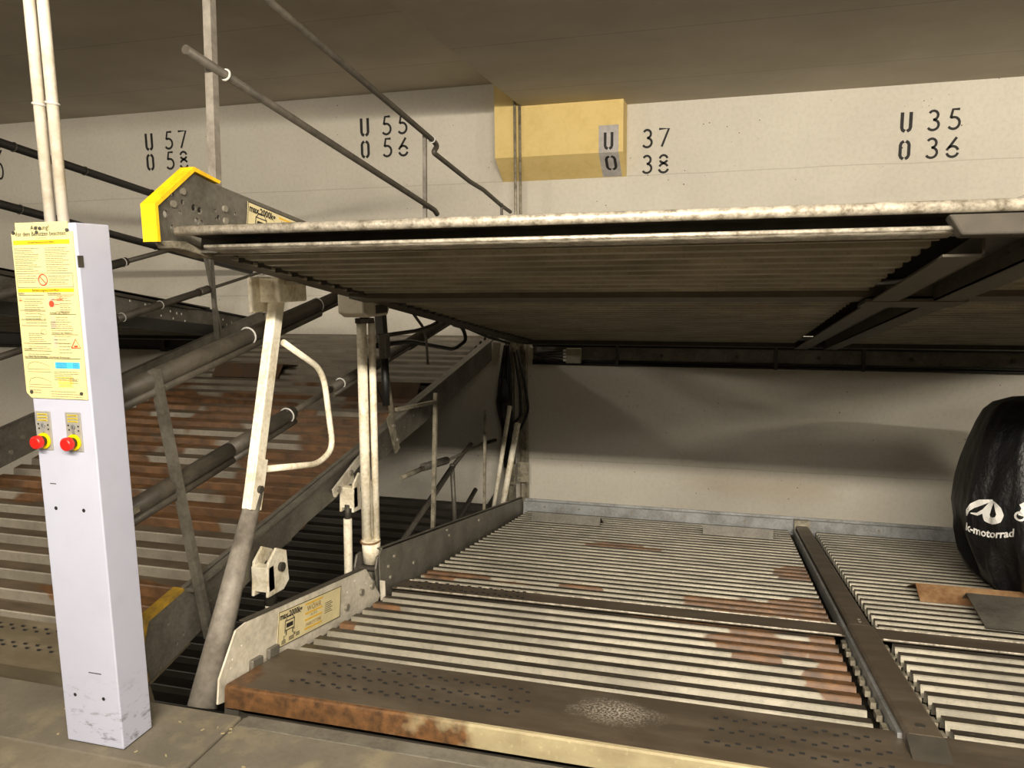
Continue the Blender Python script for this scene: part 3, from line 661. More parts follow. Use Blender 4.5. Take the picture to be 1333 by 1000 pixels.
# ---- E: platform down in the pit under C --------------------------------
E_ = empty('parking_platform', (-4.5, 2.25, -1.62), TC)
tag(E_, 'dark single parking platform down in the pit beneath the tipped rusty platform', 'parking lift', 'parking lift platforms')
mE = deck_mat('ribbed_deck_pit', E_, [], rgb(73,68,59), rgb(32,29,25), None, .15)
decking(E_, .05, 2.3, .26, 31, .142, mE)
mb = MB(); mb.bb(0, 2.4, 0, .255, -.006, 0); mb.bb(0, 2.4, -.01, .01, -.09, .006); obj('entry_plate', mb, pC, E_, local=True)
mb = MB(); mb.bb(0, 2.4, .02, 4.65, -.14, -.125); obj('under_frame', mb, M['steel'], E_, local=True)
mb = MB(); mb.bb(2.40, 2.408, 0, 4.68, -.12, .1); obj('right_side_plate', mb, M['steel'], E_, local=True)
XE = -2.09
def erail(pts, r, mat='galv', nm='guard_rail'): return pipe(nm, [(XE, *p) for p in pts], r, mat, E_)
erail([(3.9, -.45), (5.65, .02)], .022, 'galvd'); erail([(5.65, .02), (6.1, .10)], .018, 'rail')
erail([(4.62, .19), (5.05, .155)], .018); erail([(5.02, .165), (5.5, .10)], .030, 'galvd'); erail([(5.45, .10), (6.5, .02)], .012, 'galvd'); erail([(6.4, .03), (6.82, -.02)], .018, 'steel')
erail([(5.62, .04), (5.68, -.80)], .019, 'galvd', 'rail_post'); erail([(5.2, -.62), (6.2, -.335)], .020, 'steel')
#@@HARDWARE
# ------------------------------------------------------------------ lifting gear between the platforms
# support strut with a hoop handle
S = empty('support_strut', (-1.88, 2.24, -.08)); tag(S, 'cream painted support strut with a hoop handle and a thick grey tube foot', 'strut')
XS = -1.87
mb = MB(); mb.tube([(XS, 2.262, -.06), (XS, 2.675, .66)], .056, 16, r2=.033); obj('grey_tube', mb, M['tubegrey'], S, smooth=True)
mb = MB(); mb.bar((XS, 2.635, .60), (XS, 2.945, 1.545), .045, .062, (0,1,0)); obj('cream_post', mb, M['cream'], S, bevel=.005)
mb = MB(); mb.bar((XS+.026, 2.63, .60), (XS+.026, 2.70, .80), .010, .078, (0,1,0)); cp = obj('fork_plate', mb, M['cream'], S, bevel=.003)
mb = MB(); mb.disc((XS+.03, 2.66, .68), (1,0,0), .016, .014, 12); obj('pin', mb, M['steel'], cp)
mb = MB(); mb.tube([(XS+.01, 2.93, 1.265), (XS+.01, 3.26, 1.10), (XS+.01, 3.32, .70), (XS+.01, 3.17, .66), (XS+.01, 2.74, .745)], .0145, 10, .10); obj('hoop_handle', mb, M['cream'], S, smooth=True)
mb = MB(); mb.bb(XS-.05, XS+.05, 2.86, 3.08, 1.44, 1.545); mb.bb(XS-.065, XS-.045, 2.80, 3.0, 1.40, 1.55); obj('head_bracket', mb, M['cream'], S, bevel=.008)
mb = MB(); mb.bb(XS-.04, XS+.08, 2.9, 3.05, 1.515, 1.53); obj('mount_plate', mb, M['greycream'], S)
# main lifting cylinder
Hc = empty('lift_cylinder', (-1.84, 3.66, -.15)); tag(Hc, 'tall cream lift cylinder with twin tubes standing behind the front side plate', 'cylinder')
XH = -1.85
mb = MB(); mb.tube([(XH-.02, 3.66, .10), (XH-.02, 3.70, 1.31)], .027, 14); obj('cylinder_tube', mb, M['cream'], Hc, smooth=True)
mb = MB(); mb.tube([(XH+.025, 3.69, .10), (XH+.025, 3.73, 1.31)], .019, 12); obj('side_tube', mb, M['cream'], Hc, smooth=True)
mb = MB(); mb.tube([(XH, 3.70, 1.31), (XH, 3.70, 1.43)], .025, 12); obj('piston_rod', mb, M['steel'], Hc, smooth=True)
mb = MB(); mb.tube([(XH, 3.70, 1.30), (XH, 3.70, 1.325)], .052, 14); obj('end_collar', mb, M['steel'], Hc)
mb = MB(); mb.px([(3.54, 1.46), (3.54, 1.36), (3.60, 1.335), (3.83, 1.335), (3.88, 1.40), (3.88, 1.42)], XH-.07, XH+.075); hb = obj('head_bracket', mb, M['greycream'], Hc, bevel=.008)
mb = MB(); mb.bb(XH+.073, XH+.079, 3.68, 3.82, 1.35, 1.395); obj('bracket_slot', mb, M['steel'], hb)
mb = MB(); mb.tube([(XH, 3.67, -.02), (XH, 3.67, .11)], .046, 14, r2=.052); obj('foot_sleeve', mb, M['cream'], Hc, smooth=True)
mb = MB(); mb.ring((XH, 3.66, .105), (0,0,1), .051, .005, 18); obj('rusty_clamp', mb, M['rust'], Hc)
for xa, xb in ((XH+.055, XH+.068), (XH-.068, XH-.055)):
    mb = MB(); mb.px([(3.60, -.18), (3.58, -.02), (3.61, .04), (3.66, .04), (3.70, -.02), (3.72, -.18)], xa, xb); obj('clevis_cheek', mb, M['galvd'], Hc, bevel=.004)
mb = MB(); mb.tube([(XH-.07, 3.65, -.05), (XH+.08, 3.65, -.05)], .018, 10); obj('clevis_pin', mb, M['steel'], Hc)
# link strut from the raised platform to the tipped platform's plate
mb = MB(); mb.bar((-1.97, 4.14, 1.40), (-1.97, 4.165, 1.12), .05, .06, (0,1,0)); lk = empty('link_strut', (-1.97, 4.14, 1.4)); tag(lk, 'thin grey link strut hanging beside the cables behind the tall cream cylinder', 'strut')
obj('upper_sleeve', mb, M['steel'], lk); mb = MB(); mb.tube([(-1.97, 4.16, 1.13), (-1.97, 4.275, .62)], .017, 10); obj('rod', mb, M['galv'], lk, smooth=True)
mb = MB(); mb.bar((-1.965, 4.20, .70), (-1.965, 4.31, .46), .012, .06, (0,1,0)); obj('end_lug', mb, M['galv'], lk); bolts([(-1.958, 4.24, .63), (-1.958, 4.29, .53)], (1,0,0), .014, .012, lk)
# cylinders of the tipped platform with their forked cream brackets
def fork(y, z, label, rods, sc_=1.0, x=-2.03):
    f = empty('lift_cylinder', (x, y, z)); tag(f, label, 'cylinder', 'short cylinders of the tipped platform')
    k = sc_
    for sx in (-.045, .03):
        mb = MB(); mb.px([(y-.02*k, z+.12*k), (y+.05*k, z+.17*k), (y+.13*k, z+.13*k), (y+.14*k, z-.02*k), (y+.09*k, z-.05*k), (y-.04*k, z-.04*k)], x+sx, x+sx+.014); obj('fork_cheek', mb, M['cream'], f, bevel=.004)
    mb = MB(); mb.bb(x-.045, x+.044, y-.03*k, y+.02*k, z-.02*k, z+.10*k); obj('fork_web', mb, M['cream'], f, bevel=.004)
    mb = MB(); mb.tube([(x-.06, y+.07*k, z+.07*k), (x+.06, y+.07*k, z+.07*k)], .022*k, 12); obj('pin', mb, M['steel'], f)
    for (dx, y0, z0, y1, z1, r, mt, nm) in rods: mb = MB(); mb.tube([(x+dx, y0, z0), (x+dx, y1, z1)], r, 12); obj(nm, mb, M[mt], f, smooth=True)
    return f
f1 = fork(2.93, .13, 'short cream forked cylinder under the plate, close beside the grey tube foot', [(0, 2.99, .16, 2.97, .02, .030, 'steel', 'rod_eye'), (0, 2.97, .04, 2.90, -.62, .024, 'cream', 'cylinder_tube')])
f2 = fork(3.78, .27, 'short cream forked cylinder with twin tubes, left of the tall cream cylinder', [(.0, 3.76, .27, 3.75, .17, .018, 'steel', 'piston_rod'), (0, 3.75, .19, 3.70, -.75, .024, 'cream', 'cylinder_tube'), (.03, 3.95, .36, 3.92, -.75, .034, 'cream', 'cylinder_tube')])
mb = MB(); mb.bar((-2.06, 3.66, .36), (-2.06, 4.10, .52), .014, .05, (0,0,1)); fp = obj('fixing_strap', mb, M['greycream'], f2)
bolts([(-2.053, y, z) for y, z in ((3.70, .375), (3.85, .43), (4.05, .50))], (1,0,0), .017, .012, f2)
# upright tubes standing between the two platform columns
mb = MB(); mb.bar((-1.93, 4.90, .735), (-1.93, 4.73, -.60), .026, .026, (0,1,0)); gt = empty('gate_post', (-1.93, 4.73, -.6)); tag(gt, 'thin galvanised upright tube joined to the tipped plate by a short crossbar', 'post', 'thin upright tubes behind the side plate')
obj('upright', mb, M['galv'], gt); mb = MB(); mb.bar((-2.06, 4.52, .68), (-1.93, 4.88, .675), .026, .022, (0,0,1)); obj('crossbar', mb, M['galv'], gt)
mb = MB(); mb.bar((-1.93, 6.02, .42), (-1.93, 5.92, -.75), .022, .022, (0,1,0)); tag(obj('gate_post', mb, M['galv']), 'thin galvanised upright tube nearest the dark corner of the wall', 'post', 'thin upright tubes behind the side plate')
def lean(p0, p1, r, label): mb = MB(); mb.tube([p0, p1], r, 12); return tag(obj('leaning_tube', mb, M['cream'], smooth=True), label, 'tube', 'pale tubes leaning in the corner')
lean((-2.09, 6.6, -.85), (-1.885, 6.62, .35), .021, 'pale tube leaning in the corner, the one farther from the guide posts')
lean((-2.00, 6.55, -.85), (-1.80, 6.58, .20), .028, 'thicker pale tube leaning in the corner, right against the guide posts')
# guide posts in the corner and at the left
def guide(x, y, z0, z1, label, wd=.075, zb=-.2, side=1):
    g_ = empty('guide_post', (x, y, z0)); tag(g_, label, 'post', 'slotted wall posts')
    mb = MB(); mb.bb(x-wd/2, x-wd/2+.006, y-.03, y+.03, z0, z1); mb.bb(x+wd/2-.006, x+wd/2, y-.03, y+.03, z0, z1); mb.bb(x-wd/2, x+wd/2, y+.024, y+.03, z0, z1); obj('channel', mb, M['galv'], g_)
    mb = MB(); mb.bb(x-wd*.75, x+wd*.75, y-.05, y-.03, zb-.10, zb+.10); c_ = obj('clamp_plate', mb, M['galv'], g_, bevel=.003)
    for dz in (-.07, 0.0, .07):
        mb = MB(); mb.tube([(x-.03, y-.05, zb+dz), (x-.03, y-.085, zb+dz)], .011, 8); obj('clamp_bolt', mb, M['bolt'], c_)
    return g_
guide(-1.83, 6.90, -2.3, .95, 'galvanised channel post in the dark corner, against the lit wall', zb=-.33)
guide(-1.96, 6.90, -2.3, .95, 'galvanised channel post in the dark corner, behind the leaning tubes', zb=-.36)
gl = guide(-4.60, 6.93, -2.3, 1.53, 'bolted galvanised channel post on the wall behind the cream support strut', zb=1.28)
mb = MB(); mb.bb(-4.53, -4.42, 6.88, 6.95, 1.0, 1.40); obj('side_channel', mb, M['galv'], gl, bevel=.004)
mb = MB(); mb.tube([(-4.68, 6.86, 1.38), (-4.38, 6.86, 1.38)], .010, 8); mb.tube([(-4.68, 6.86, 1.24), (-4.38, 6.86, 1.24)], .010, 8); obj('clamp_rod', mb, M['bolt'], gl)

# ------------------------------------------------------------------ cables, tray, conduits
def cable(name, pts, r, label, group=None, mat='rubber'):
    mb = MB(); mb.tube(pts, r, 8, .08); return tag(obj(name, mb, M[mat], smooth=True), label, 'cable', group)
cable('cable_loop', [(-1.84, 6.72, .86), (-1.76, 6.70, .55), (-1.72, 6.68, .30), (-1.80, 6.66, .12), (-1.90, 6.66, .12), (-1.95, 6.68, .45), (-1.93, 6.7, .85)], .012, 'outermost black cable loop hanging in the dark corner', 'black cables hanging in the corner')
cable('cable_loop', [(-1.86, 6.70, .84), (-1.80, 6.68, .50), (-1.79, 6.66, .25), (-1.88, 6.66, .16), (-1.97, 6.68, .5), (-1.95, 6.70, .86)], .012, 'inner black cable loop hanging in the dark corner', 'black cables hanging in the corner')
bun = empty('cable_bundle', (-1.93, 6.68, .2)); tag(bun, 'thick bundle of black cables tied up in the dark corner below the platform', 'cable')
for i in range(12):
    a_ = i*.9; dx, dy = .045*math.cos(a_), .03*math.sin(a_)
    mb = MB(); mb.tube([(-1.93+dx*.4, 6.70, .90), (-1.95+dx*1.2, 6.68+dy, .55), (-1.95+dx*1.5, 6.66+dy, .32), (-1.93+dx, 6.68+dy, .10+.012*i), (-1.94+dx*.5, 6.70, -.25)], .013, 7, .1); obj('strand', mb, M['rubber'], bun, smooth=True)
mb = MB(); mb.tube([(-1.955, 6.66, .60), (-1.955, 6.66, .38)], .03, 14, r2=.072); mb.tube([(-1.955, 6.66, .38), (-1.95, 6.66, .08)], .072, 14, r2=.02); obj('wrapping', mb, M['rubber'], bun, smooth=True)
# hydraulic hoses near the cylinder head
cable('hydraulic_hose', [(-1.83, 3.80, 1.22), (-1.80, 4.3, 1.215), (-1.80, 4.62, 1.235), (-1.79, 4.70, 1.31), (-1.79, 4.72, 1.40)], .012, 'dark hose rising in a curve to the underside of the platform edge', 'hoses at the cylinder head', 'steel')
cable('hydraulic_hose', [(-1.84, 3.78, 1.17), (-1.86, 4.3, 1.15), (-1.88, 4.75, 1.08), (-1.86, 5.1, 1.02), (-1.84, 5.32, 1.07), (-1.84, 5.24, 1.17), (-1.84, 5.05, 1.20)], .014, 'thick black hose bulging in a loop below the platform edge', 'hoses at the cylinder head')
cable('hydraulic_hose', [(-1.82, 6.2, .98), (-1.82, 5.2, 1.22), (-1.82, 4.25, 1.375), (-1.82, 4.22, 1.36), (-1.83, 4.50, 1.20), (-1.84, 4.55, .98)], .009, 'thin dark hose with a sharp kink running along under the platform side', 'hoses at the cylinder head', 'galvd')
cable('hydraulic_hose', [(-1.82, 5.1, 1.20), (-1.82, 5.8, 1.05), (-1.82, 6.4, .95)], .012, 'straight black hose under the platform side near the back', 'hoses at the cylinder head')
cable('hydraulic_hose', [(-1.88, 3.78, 1.10), (-1.86, 3.84, .92), (-1.86, 3.95, .80), (-1.89, 4.05, .82), (-1.92, 4.10, .98)], .005, 'thin wire drooping beside the top of the tall cream cylinder', 'hoses at the cylinder head')
vb = empty('valve_block', (-1.84, 3.85, 1.0)); tag(vb, 'small dark valve block on the side of the tall cream cylinder', 'valve')
mb = MB(); mb.bb(-1.815, -1.77, 3.78, 3.84, 1.10, 1.23); obj('body', mb, M['galvd'], vb, bevel=.005); mb = MB(); mb.tube([(-1.79, 3.80, .84), (-1.79, 3.80, 1.10)], .021, 10); obj('solenoid', mb, M['rubber'], vb, smooth=True)
# cable tray on the back wall
tr = empty('cable_tray', (-1.7, W, .7)); tag(tr, 'long metal cable tray on the back wall under the raised double platform', 'cable tray')
mb = MB(); mb.bb(-1.75, 4.2, W-.02, W-.012, .74, .87); obj('back_plate', mb, M['galvd'], tr)
for z, r in ((.735, .014), (.71, .012), (.885, .016)): mb = MB(); mb.tube([(-1.75, W-.04, z), (4.2, W-.04, z)], r, 8); obj('tray_cable', mb, M['rubber'], tr, smooth=True)
for x in (-.95, .43, 1.13, 2.55, 2.62):
    mb = MB(); mb.bb(x-.014, x+.014, W-.06, W-.002, .695, .90); obj('tray_bracket', mb, M['black'], tr)
for x in (-.55, .1, .78, 1.5, 2.25): mb = MB(); mb.disc((x, W-.02, .80), (0,-1,0), .018, .012, 10); obj('bolt', mb, M['steel'], tr)
jb = empty('junction_box', (-1.36, W-.05, .8)); tag(jb, 'small pale junction box with cable glands at the end of the tray', 'junction box')
mb = MB(); mb.bb(-1.42, -1.28, W-.10, W-.03, .72, .86); obj('box', mb, M['box'], jb, bevel=.008)
for z in (.745, .775, .805, .835): mb = MB(); mb.tube([(-1.45, W-.065, z), (-1.42, W-.065, z)], .011, 8); obj('gland', mb, M['tie'], jb); mb = MB(); mb.tube([(-1.45, W-.065, z), (-1.62, W-.06, z*.6+.32), (-1.74, W-.06, .80)], .007, 6, .05); obj('gland_cable', mb, M['rubber'], jb)
# left part of the wall: ledge strip and dark tray under the raised single platform
t2 = empty('cable_tray', (-6, W, .9)); tag(t2, 'dark cable tray on the back wall, half hidden behind the white control column', 'cable tray')
mb = MB(); mb.bb(-9.5, -4.75, W-.03, W-.012, .80, .93); obj('back_plate', mb, M['black'], t2)
for z in (.79, .95): mb = MB(); mb.tube([(-9.5, W-.04, z), (-4.75, W-.04, z)], .016, 8); obj('tray_cable', mb, M['rubber'], t2, smooth=True)
for x in (-5.2, -5.9, -7.0): mb = MB(); mb.bb(x-.03, x+.03, W-.06, W-.002, .76, .98); obj('tray_bracket', mb, M['black'], t2)
# twin metal conduits crossing the yellow haunch
for x, lb in ((-1.835, 'thin grey conduit crossing the yellow haunch, the one farther from the stencilled numbers'), (-1.79, 'thin grey conduit crossing the yellow haunch, the one nearer the stencilled numbers')):
    mb = MB(); mb.tube([(x, 6.72, .9), (x, 6.72, 3.27 if x < -1.8 else 3.009)], .012, 10); tag(obj('metal_conduit', mb, M['galv'], smooth=True), lb, 'conduit', 'metal conduits on the back wall')
#@@COLUMN
# ------------------------------------------------------------------ control column
K = empty('control_column', (-2.0, 1.955, 0)); tag(K, 'tall white metal control column with a yellow notice and two red emergency buttons', 'control panel')
cx0, cx1, cy0, cy1, ctop = -2.112, -1.882, 1.888, 2.02, 1.718
mb = MB(); mb.bb(cx0, cx1, cy0, cy1, .004, ctop); obj('housing', mb, M['column'], K, bevel=.004)
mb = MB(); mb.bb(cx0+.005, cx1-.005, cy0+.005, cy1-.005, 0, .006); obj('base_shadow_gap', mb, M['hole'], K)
for x, z in ((-2.062, .82), (-1.952, .82), (-2.061, .175), (-1.945, .176)): mb = MB(); mb.disc((x, cy0+.001, z), (0,-1,0), .0065, .0015, 10); obj('screw_hole', mb, M['hole'], K)
mb = MB(); mb.bb(cx1-.001, cx1+.002, 1.885+.0, 1.905, 1.585, 1.62); obj('tape_mark', mb, M['steel'], K)
mb = MB(); mb.bb(-2.075, -2.052, cy0-.001, cy0+.001, .90, .903); mb.bb(-1.995, -1.945, cy0-.001, cy0+.001, .262, .265); obj('scratch', mb, M['steel'], K)
# notice sheet (its own plane in front of the housing)
NY = 1.883
nx0, nx1, nz0, nz1 = -2.127, -1.892, 1.180, 1.722
ch = .012
mb = MB(); mb.prism([(nx0+.018, NY, nz0), (nx1, NY, nz0), (nx1, NY, nz1-.03), (nx1-.016, NY, nz1-.03), (nx1-.016, NY, nz1), (nx0+.022, NY, nz1), (nx0+.022, NY, nz1-.022), (nx0+.004, NY, nz1-.03), (nx0, NY, nz0+.018)], (0, .004, 0)); N = obj('notice_sheet', mb, M['notice'], K)
O_ = Vector((nx0, NY-.0005, nz0)); NA, NB = Vector((1,0,0)), Vector((0,0,1)); NW, NH = nx1-nx0, nz1-nz0
def T(body, fx, fy, size, mat='ink', align='LEFT', sx=1.0, bold=0.0): text('notice_lettering', body, O_, NA, NB, fx*NW, fy*NH, size, M[mat], N, align, sx, bold)
T('Achtung!', .50, .958, .020, 'ink', 'CENTER', 1.0, 0); T('Vor dem Benutzen beachten:', .50, .925, .0195, 'ink', 'CENTER', .86, 0)
def nq(rects, mat, name):
    mb = MB()
    for x0, x1, y0, y1 in rects: mb.quad(O_, NA, NB, x0*NW, x1*NW, y0*NH, y1*NH, h=.0005)
    return obj(name, mb, M[mat], N)
nq([(.04, .95, .878, .902)], 'inky', 'yellow_band'); nq([(.04, .95, .612, .632)], 'inky', 'yellow_band')
text('notice_lettering', 'Sicherheitsvorschriften', O_-Vector((0,.001,0)), NA, NB, .5*NW, .884*NH, .011, M['ink'], N, 'CENTER')
text('notice_lettering', 'Bedienungsvorschriften', O_-Vector((0,.001,0)), NA, NB, .5*NW, .616*NH, .011, M['ink'], N, 'CENTER')
T('Zuwiderhandlung', .5, .910, .006, 'inkg', 'CENTER')
rnd = random.Random(3)
def para(x0, x1, y1, n, dy=.0115, hh=.0035):
    out = []
    for i in range(n):
        y = y1-i*dy; x = x0; end = x1-(rnd.random()*.35*(x1-x0))
        while x < end:
            l = .018+rnd.random()*.05; out.append((x, min(x+l, end), y, y+hh)); x += l+.009
    return out
pr = para(.04, .48, .855, 12) + para(.54, .94, .855, 12) + para(.06, .42, .70, 4) + para(.56, .94, .70, 5) + para(.12, .46, .57, 8) + para(.66, .9, .585, 3) + para(.70, .92, .545, 5)
pr += para(.12, .48, .47, 4) + para(.14, .46, .375, 6) + para(.12, .5, .30, 2) + para(.1, .5, .255, 2) + para(.52, .93, .44, 5) + para(.56, .84, .36, 3, .02) + para(.62, .9, .32, 4, .018) + para(.5, .92, .155, 5) + para(.74, .93, .115, 3) + para(.42, .93, .04, 3, .014) + para(.06, .3, .045, 2, .014)
pr += para(.62, .9, .50, 4, .016)
o = nq(pr, 'inkg', 'fine_print'); o['kind'] = 'stuff'
ln = [(.04,.95,.716,.718),(.04,.95,.638,.640),(.04,.042,.638,.718),(.948,.95,.638,.718),(.04,.46,.594,.5965),(.52,.95,.594,.5965),(.04,.46,.508,.5105),(.04,.46,.455,.4575),(.04,.46,.42,.4225),(.52,.95,.485,.4875),(.52,.95,.37,.3725),(.04,.5,.318,.3205),(.04,.5,.275,.2775),(.04,.95,.232,.235)]
nq(ln, 'ink', 'rule_line')
T('Einfahrt', .04, .60, .008); T('Bedienelemente', .52, .60, .008); T('Anheben der Plattform', .53, .49, .008); T('Absenken der Plattform', .53, .376, .008); T('Sicherheit', .04, .282, .008); T('Ihre Daten: Standortabhängige und zulässige Abmessungen', .04, .238, .0075, sx=1.0)
nq([(.52,.62,.525,.585)], 'inkp', 'button_drawing'); nq([(.53,.61,.405,.475)], 'inkp', 'button_drawing'); nq([(.53,.61,.292,.36)], 'inkp', 'button_drawing')
mb = MB(); mb.disc(O_+NA*(.57*NW)+NB*(.545*NH), (0,-1,0), .010, .0008, 14); obj('red_dot', mb, M['inkr'], N)
mb = MB(); c_ = O_+NA*(.465*NW)+NB*(.68*NH); mb.ring(c_, (0,-1,0), .0165, .0018, 24, 4); mb.stroke(c_, NA, NB, [(-.012,.012),(.012,-.012)], .003); obj('prohibition_mark', mb, M['inkr'], N)
def tri(fx, fy, s, nm='warning_mark'):
    mb = MB(); c_ = O_+NA*(fx*NW)+NB*(fy*NH); mb.stroke(c_, NA, NB, [(-s,-s*.6),(s,-s*.6),(0,s),(-s,-s*.6)], s*.2); mb.stroke(c_, NA, NB, [(-s*.4,-s*.3),(s*.4,-s*.3)], s*.3); obj(nm, mb, M['inkr'], N)
tri(.90, .315, .017); tri(.73, .575, .008); tri(.07, .57, .007)
nq([(.57,.70,.567,.571),(.62,.69,.54,.543)], 'inkr', 'red_pointer')
nq([(.53, .93, .177, .213)], 'inkb', 'blue_band')
o = nq([(.55, .72, .182+i*.008, .184+i*.008) for i in range(4)] + [(.82, .91, .182+i*.008, .184+i*.008) for i in range(4)], 'ink', 'fine_print'); o['kind'] = 'stuff'
for i, y in enumerate((.200, .110)):
    mb = MB()
    mb.stroke(O_, NA, NB, [(.07*NW,(y-.02)*NH),(.10*NW,(y+.004)*NH),(.2*NW,(y+.014)*NH),(.32*NW,(y+.006)*NH),(.44*NW,(y-.012)*NH),(.44*NW,(y-.03)*NH),(.07*NW,(y-.03)*NH),(.07*NW,(y-.02)*NH)], .0012)
    mb.stroke(O_, NA, NB, [(.06*NW,(y-.045)*NH),(.46*NW,(y-.045)*NH)], .0012); obj('car_outline', mb, M['inkg'], N)
for x, y in ((.4,.47),(.4,.385)):
    mb = MB(); c_ = O_+NA*(x*NW)+NB*(y*NH); mb.stroke(c_, NA, NB, [(-.012,-.006),(-.008,.008),(.006,.008),(.012,.0),(.006,-.008),(-.012,-.006)], .0014); obj('car_outline', mb, M['inkg'], N)
nq([(.55,.80,.122,.126),(.55,.80,.095,.098),(.55,.80,.088,.091),(.55,.80,.070,.073)], 'inky', 'amber_bar')
text('notice_lettering', 'WÖHR', O_, NA, NB, .675*NW, .101*NH, .013, M['inkyd'], N, 'CENTER', 1.1, 0, 1.4); text('notice_lettering', 'PARKSYSTEME', O_, NA, NB, .675*NW, .076*NH, .0075, M['inkyd'], N, 'CENTER')
for fx, fy in ((.06,.945),(.93,.952),(.095,.035),(.92,.035)): mb = MB(); mb.disc(O_+NA*(fx*NW)+NB*(fy*NH), (0,-1,0), .0055, .003, 10); obj('fixing_screw', mb, M['steel'], N)
for fx, fy in ((.43,.968),(.50,.965),(.44,.945)): mb = MB(); mb.disc(O_+NA*(fx*NW)+NB*(fy*NH), (0,-1,0), .0055, .0015, 9); obj('peel_spot', mb, M['steel'], N)
# two key switches with emergency buttons
for k, (x0, x1) in enumerate(((-2.105, -2.046), (-1.987, -1.928))):
    xm = (x0+x1)/2; yf = cy0-.004
    mb = MB(); mb.bb(x0, x1, yf, cy0+.001, 1.012, 1.138); P = obj('switch_plate', mb, M['switch'], K, bevel=.002)
    mb = MB(); [mb.bb(xm-.019, xm+.019, yf-.001, yf, z, z+.004) for z in (1.126, 1.1165, 1.107)]; obj('yellow_label', mb, M['ring'], P)
    mb = MB(); [mb.bb(xm-.016, xm+.016, yf-.0015, yf, z+.0012, z+.0026) for z in (1.126, 1.1165, 1.107)]; obj('label_print', mb, M['ink'], P)
    mb = MB(); mb.disc((xm, yf, 1.092), (0,-1,0), .0085, .004, 14); mb.bb(xm-.004, xm+.004, yf-.003, yf, 1.070, 1.092); obj('key_lock', mb, M['galvl'], P)
    mb = MB(); mb.bb(xm-.001, xm+.001, yf-.0045, yf-.003, 1.086, 1.097); [mb.disc((xm+dx, yf, z), (0,-1,0), .003, .001, 8) for dx, z in ((-.019,1.096),(.019,1.094),(-.017,1.082),(.019,1.080))]; obj('key_slot', mb, M['hole'], P)
    zb = 1.043
    mb = MB(); mb.tube([(xm, yf, zb), (xm, yf-.006, zb)], .0255, 24); obj('yellow_ring', mb, M['ring'], P, smooth=True)
    mb = MB(); mb.tube([(xm, yf-.006, zb), (xm, yf-.022, zb)], .0165, 18); obj('button_stem', mb, M['black'], P, smooth=True)
    mb = MB(); mb.tube([(xm, yf-.020, zb), (xm, yf-.024, zb), (xm, yf-.036, zb), (xm, yf-.040, zb)], .021, 24); b_ = obj('emergency_button', mb, M['red'], P, smooth=True); 
    for v in b_.data.vertices:
        if abs(v.co.y - (INV[K.name] @ Vector((xm, yf-.040, zb))).y) < 1e-4: v.co.x += (INV[K.name] @ Vector((xm,0,zb)) - v.co).x*.22; v.co.z += (INV[K.name] @ Vector((xm,0,zb)) - v.co).z*.22
# white conduits rising from the column
for x, lb in ((-2.022, 'white plastic conduit rising from the control column, the outer one'), (-1.972, 'white plastic conduit rising from the control column, the one nearer the lifts')):
    mb = MB(); mb.tube([(x, 1.935, ctop-.003), (x, 1.935, 3.27)], .0165, 14); c_ = tag(obj('white_conduit', mb, M['conduit'], smooth=True), lb, 'conduit', 'white conduits above the control column')
    mb = MB(); mb.ring((x, 1.935, 2.075), (.2,0,1), .0175, .004, 14); obj('cable_tie', mb, M['tie'], c_)

# ------------------------------------------------------------------ covered motorcycle
def cover():
    n, zs = 120, []
    base = -.40
    #  height, half width, half length, centre x, centre y (before turning)
    lv = [(0.00,.36,.86),(.08,.44,.92),(.20,.50,.98),(.34,.55,1.02),(.48,.57,1.03),(.62,.555,1.02),(.76,.53,.99),(.88,.50,.95),(.99,.465,.90),(1.07,.43,.85),(1.12,.38,.78),(1.155,.28,.62),(1.17,.12,.30)]
    lv = [(a, b, c, 2.03, 5.36) for a, b, c in lv]
    cf, sf = math.cos(R(15)), math.sin(R(15))
    vs, fs = [], []
    rows = []
    for i in range(len(lv)-1):
        for k in range(3): t = k/3; rows.append([a+(b-a)*t for a, b in zip(lv[i], lv[i+1])])
    rows.append(list(lv[-1]))
    for (h, hw, hl, cx, cy) in rows:
        slump = 0.12*max(0, (h-.7)/.5)
        for k in range(n):
            th = 2*math.pi*k/n; c, s = math.cos(th), math.sin(th)
            e = .62
            x = hw*math.copysign(abs(c)**e, c); y = hl*math.copysign(abs(s)**e, s)
            fold = (.034*(.6-abs(math.sin(th*5.5+1.3*h))) + .020*(.6-abs(math.sin(th*9-2.2*h+1))) + .006*math.sin(th*31+5*h))*max(.25, 1-h*.6)
            fold *= 1 + .9*max(0, 1-abs(h-.22)/.22)
            f = 1+fold/max(hw, .2)
            X, Y = cx + x*f*cf + y*f*sf, cy - x*f*sf + y*f*cf
            zz = base + h - .1548*(Y-5.36)
            if s > 0: zz -= .18*max(0, h-.6)*s
            vs.append((X, Y, zz))
    m = len(rows)
    fs = [(i*n+k, i*n+(k+1)%n, (i+1)*n+(k+1)%n, (i+1)*n+k) for i in range(m-1) for k in range(n)] + [tuple((m-1)*n+k for k in range(n))]
    mb = MB(); mb.add(vs, fs); return mb
mc = cover(); cov = tag(obj('motorcycle_cover', mc, M['cover'], smooth=True), 'motorcycle standing under a black cloth cover with white print', 'motorcycle')
INV[cov.name] = Matrix.Identity(4)
tree = BVHTree.FromPolygons([tuple(v) for v in mc.v], mc.f)
DO = Vector((1.272, 4.5, .125)); DD = Vector((1.40, 4.5, -1.3)).normalized(); DA = Vector((4.5, -1.40, 0)).normalized(); DB = DA.cross(DD).normalized()
def drape(x, y):
    o = DO + DA*x + DB*y - DD*.4
    hit = tree.ray_cast(o, DD)
    return (hit[0] - DD*.010) if hit[0] is not None else o + DD*1.3
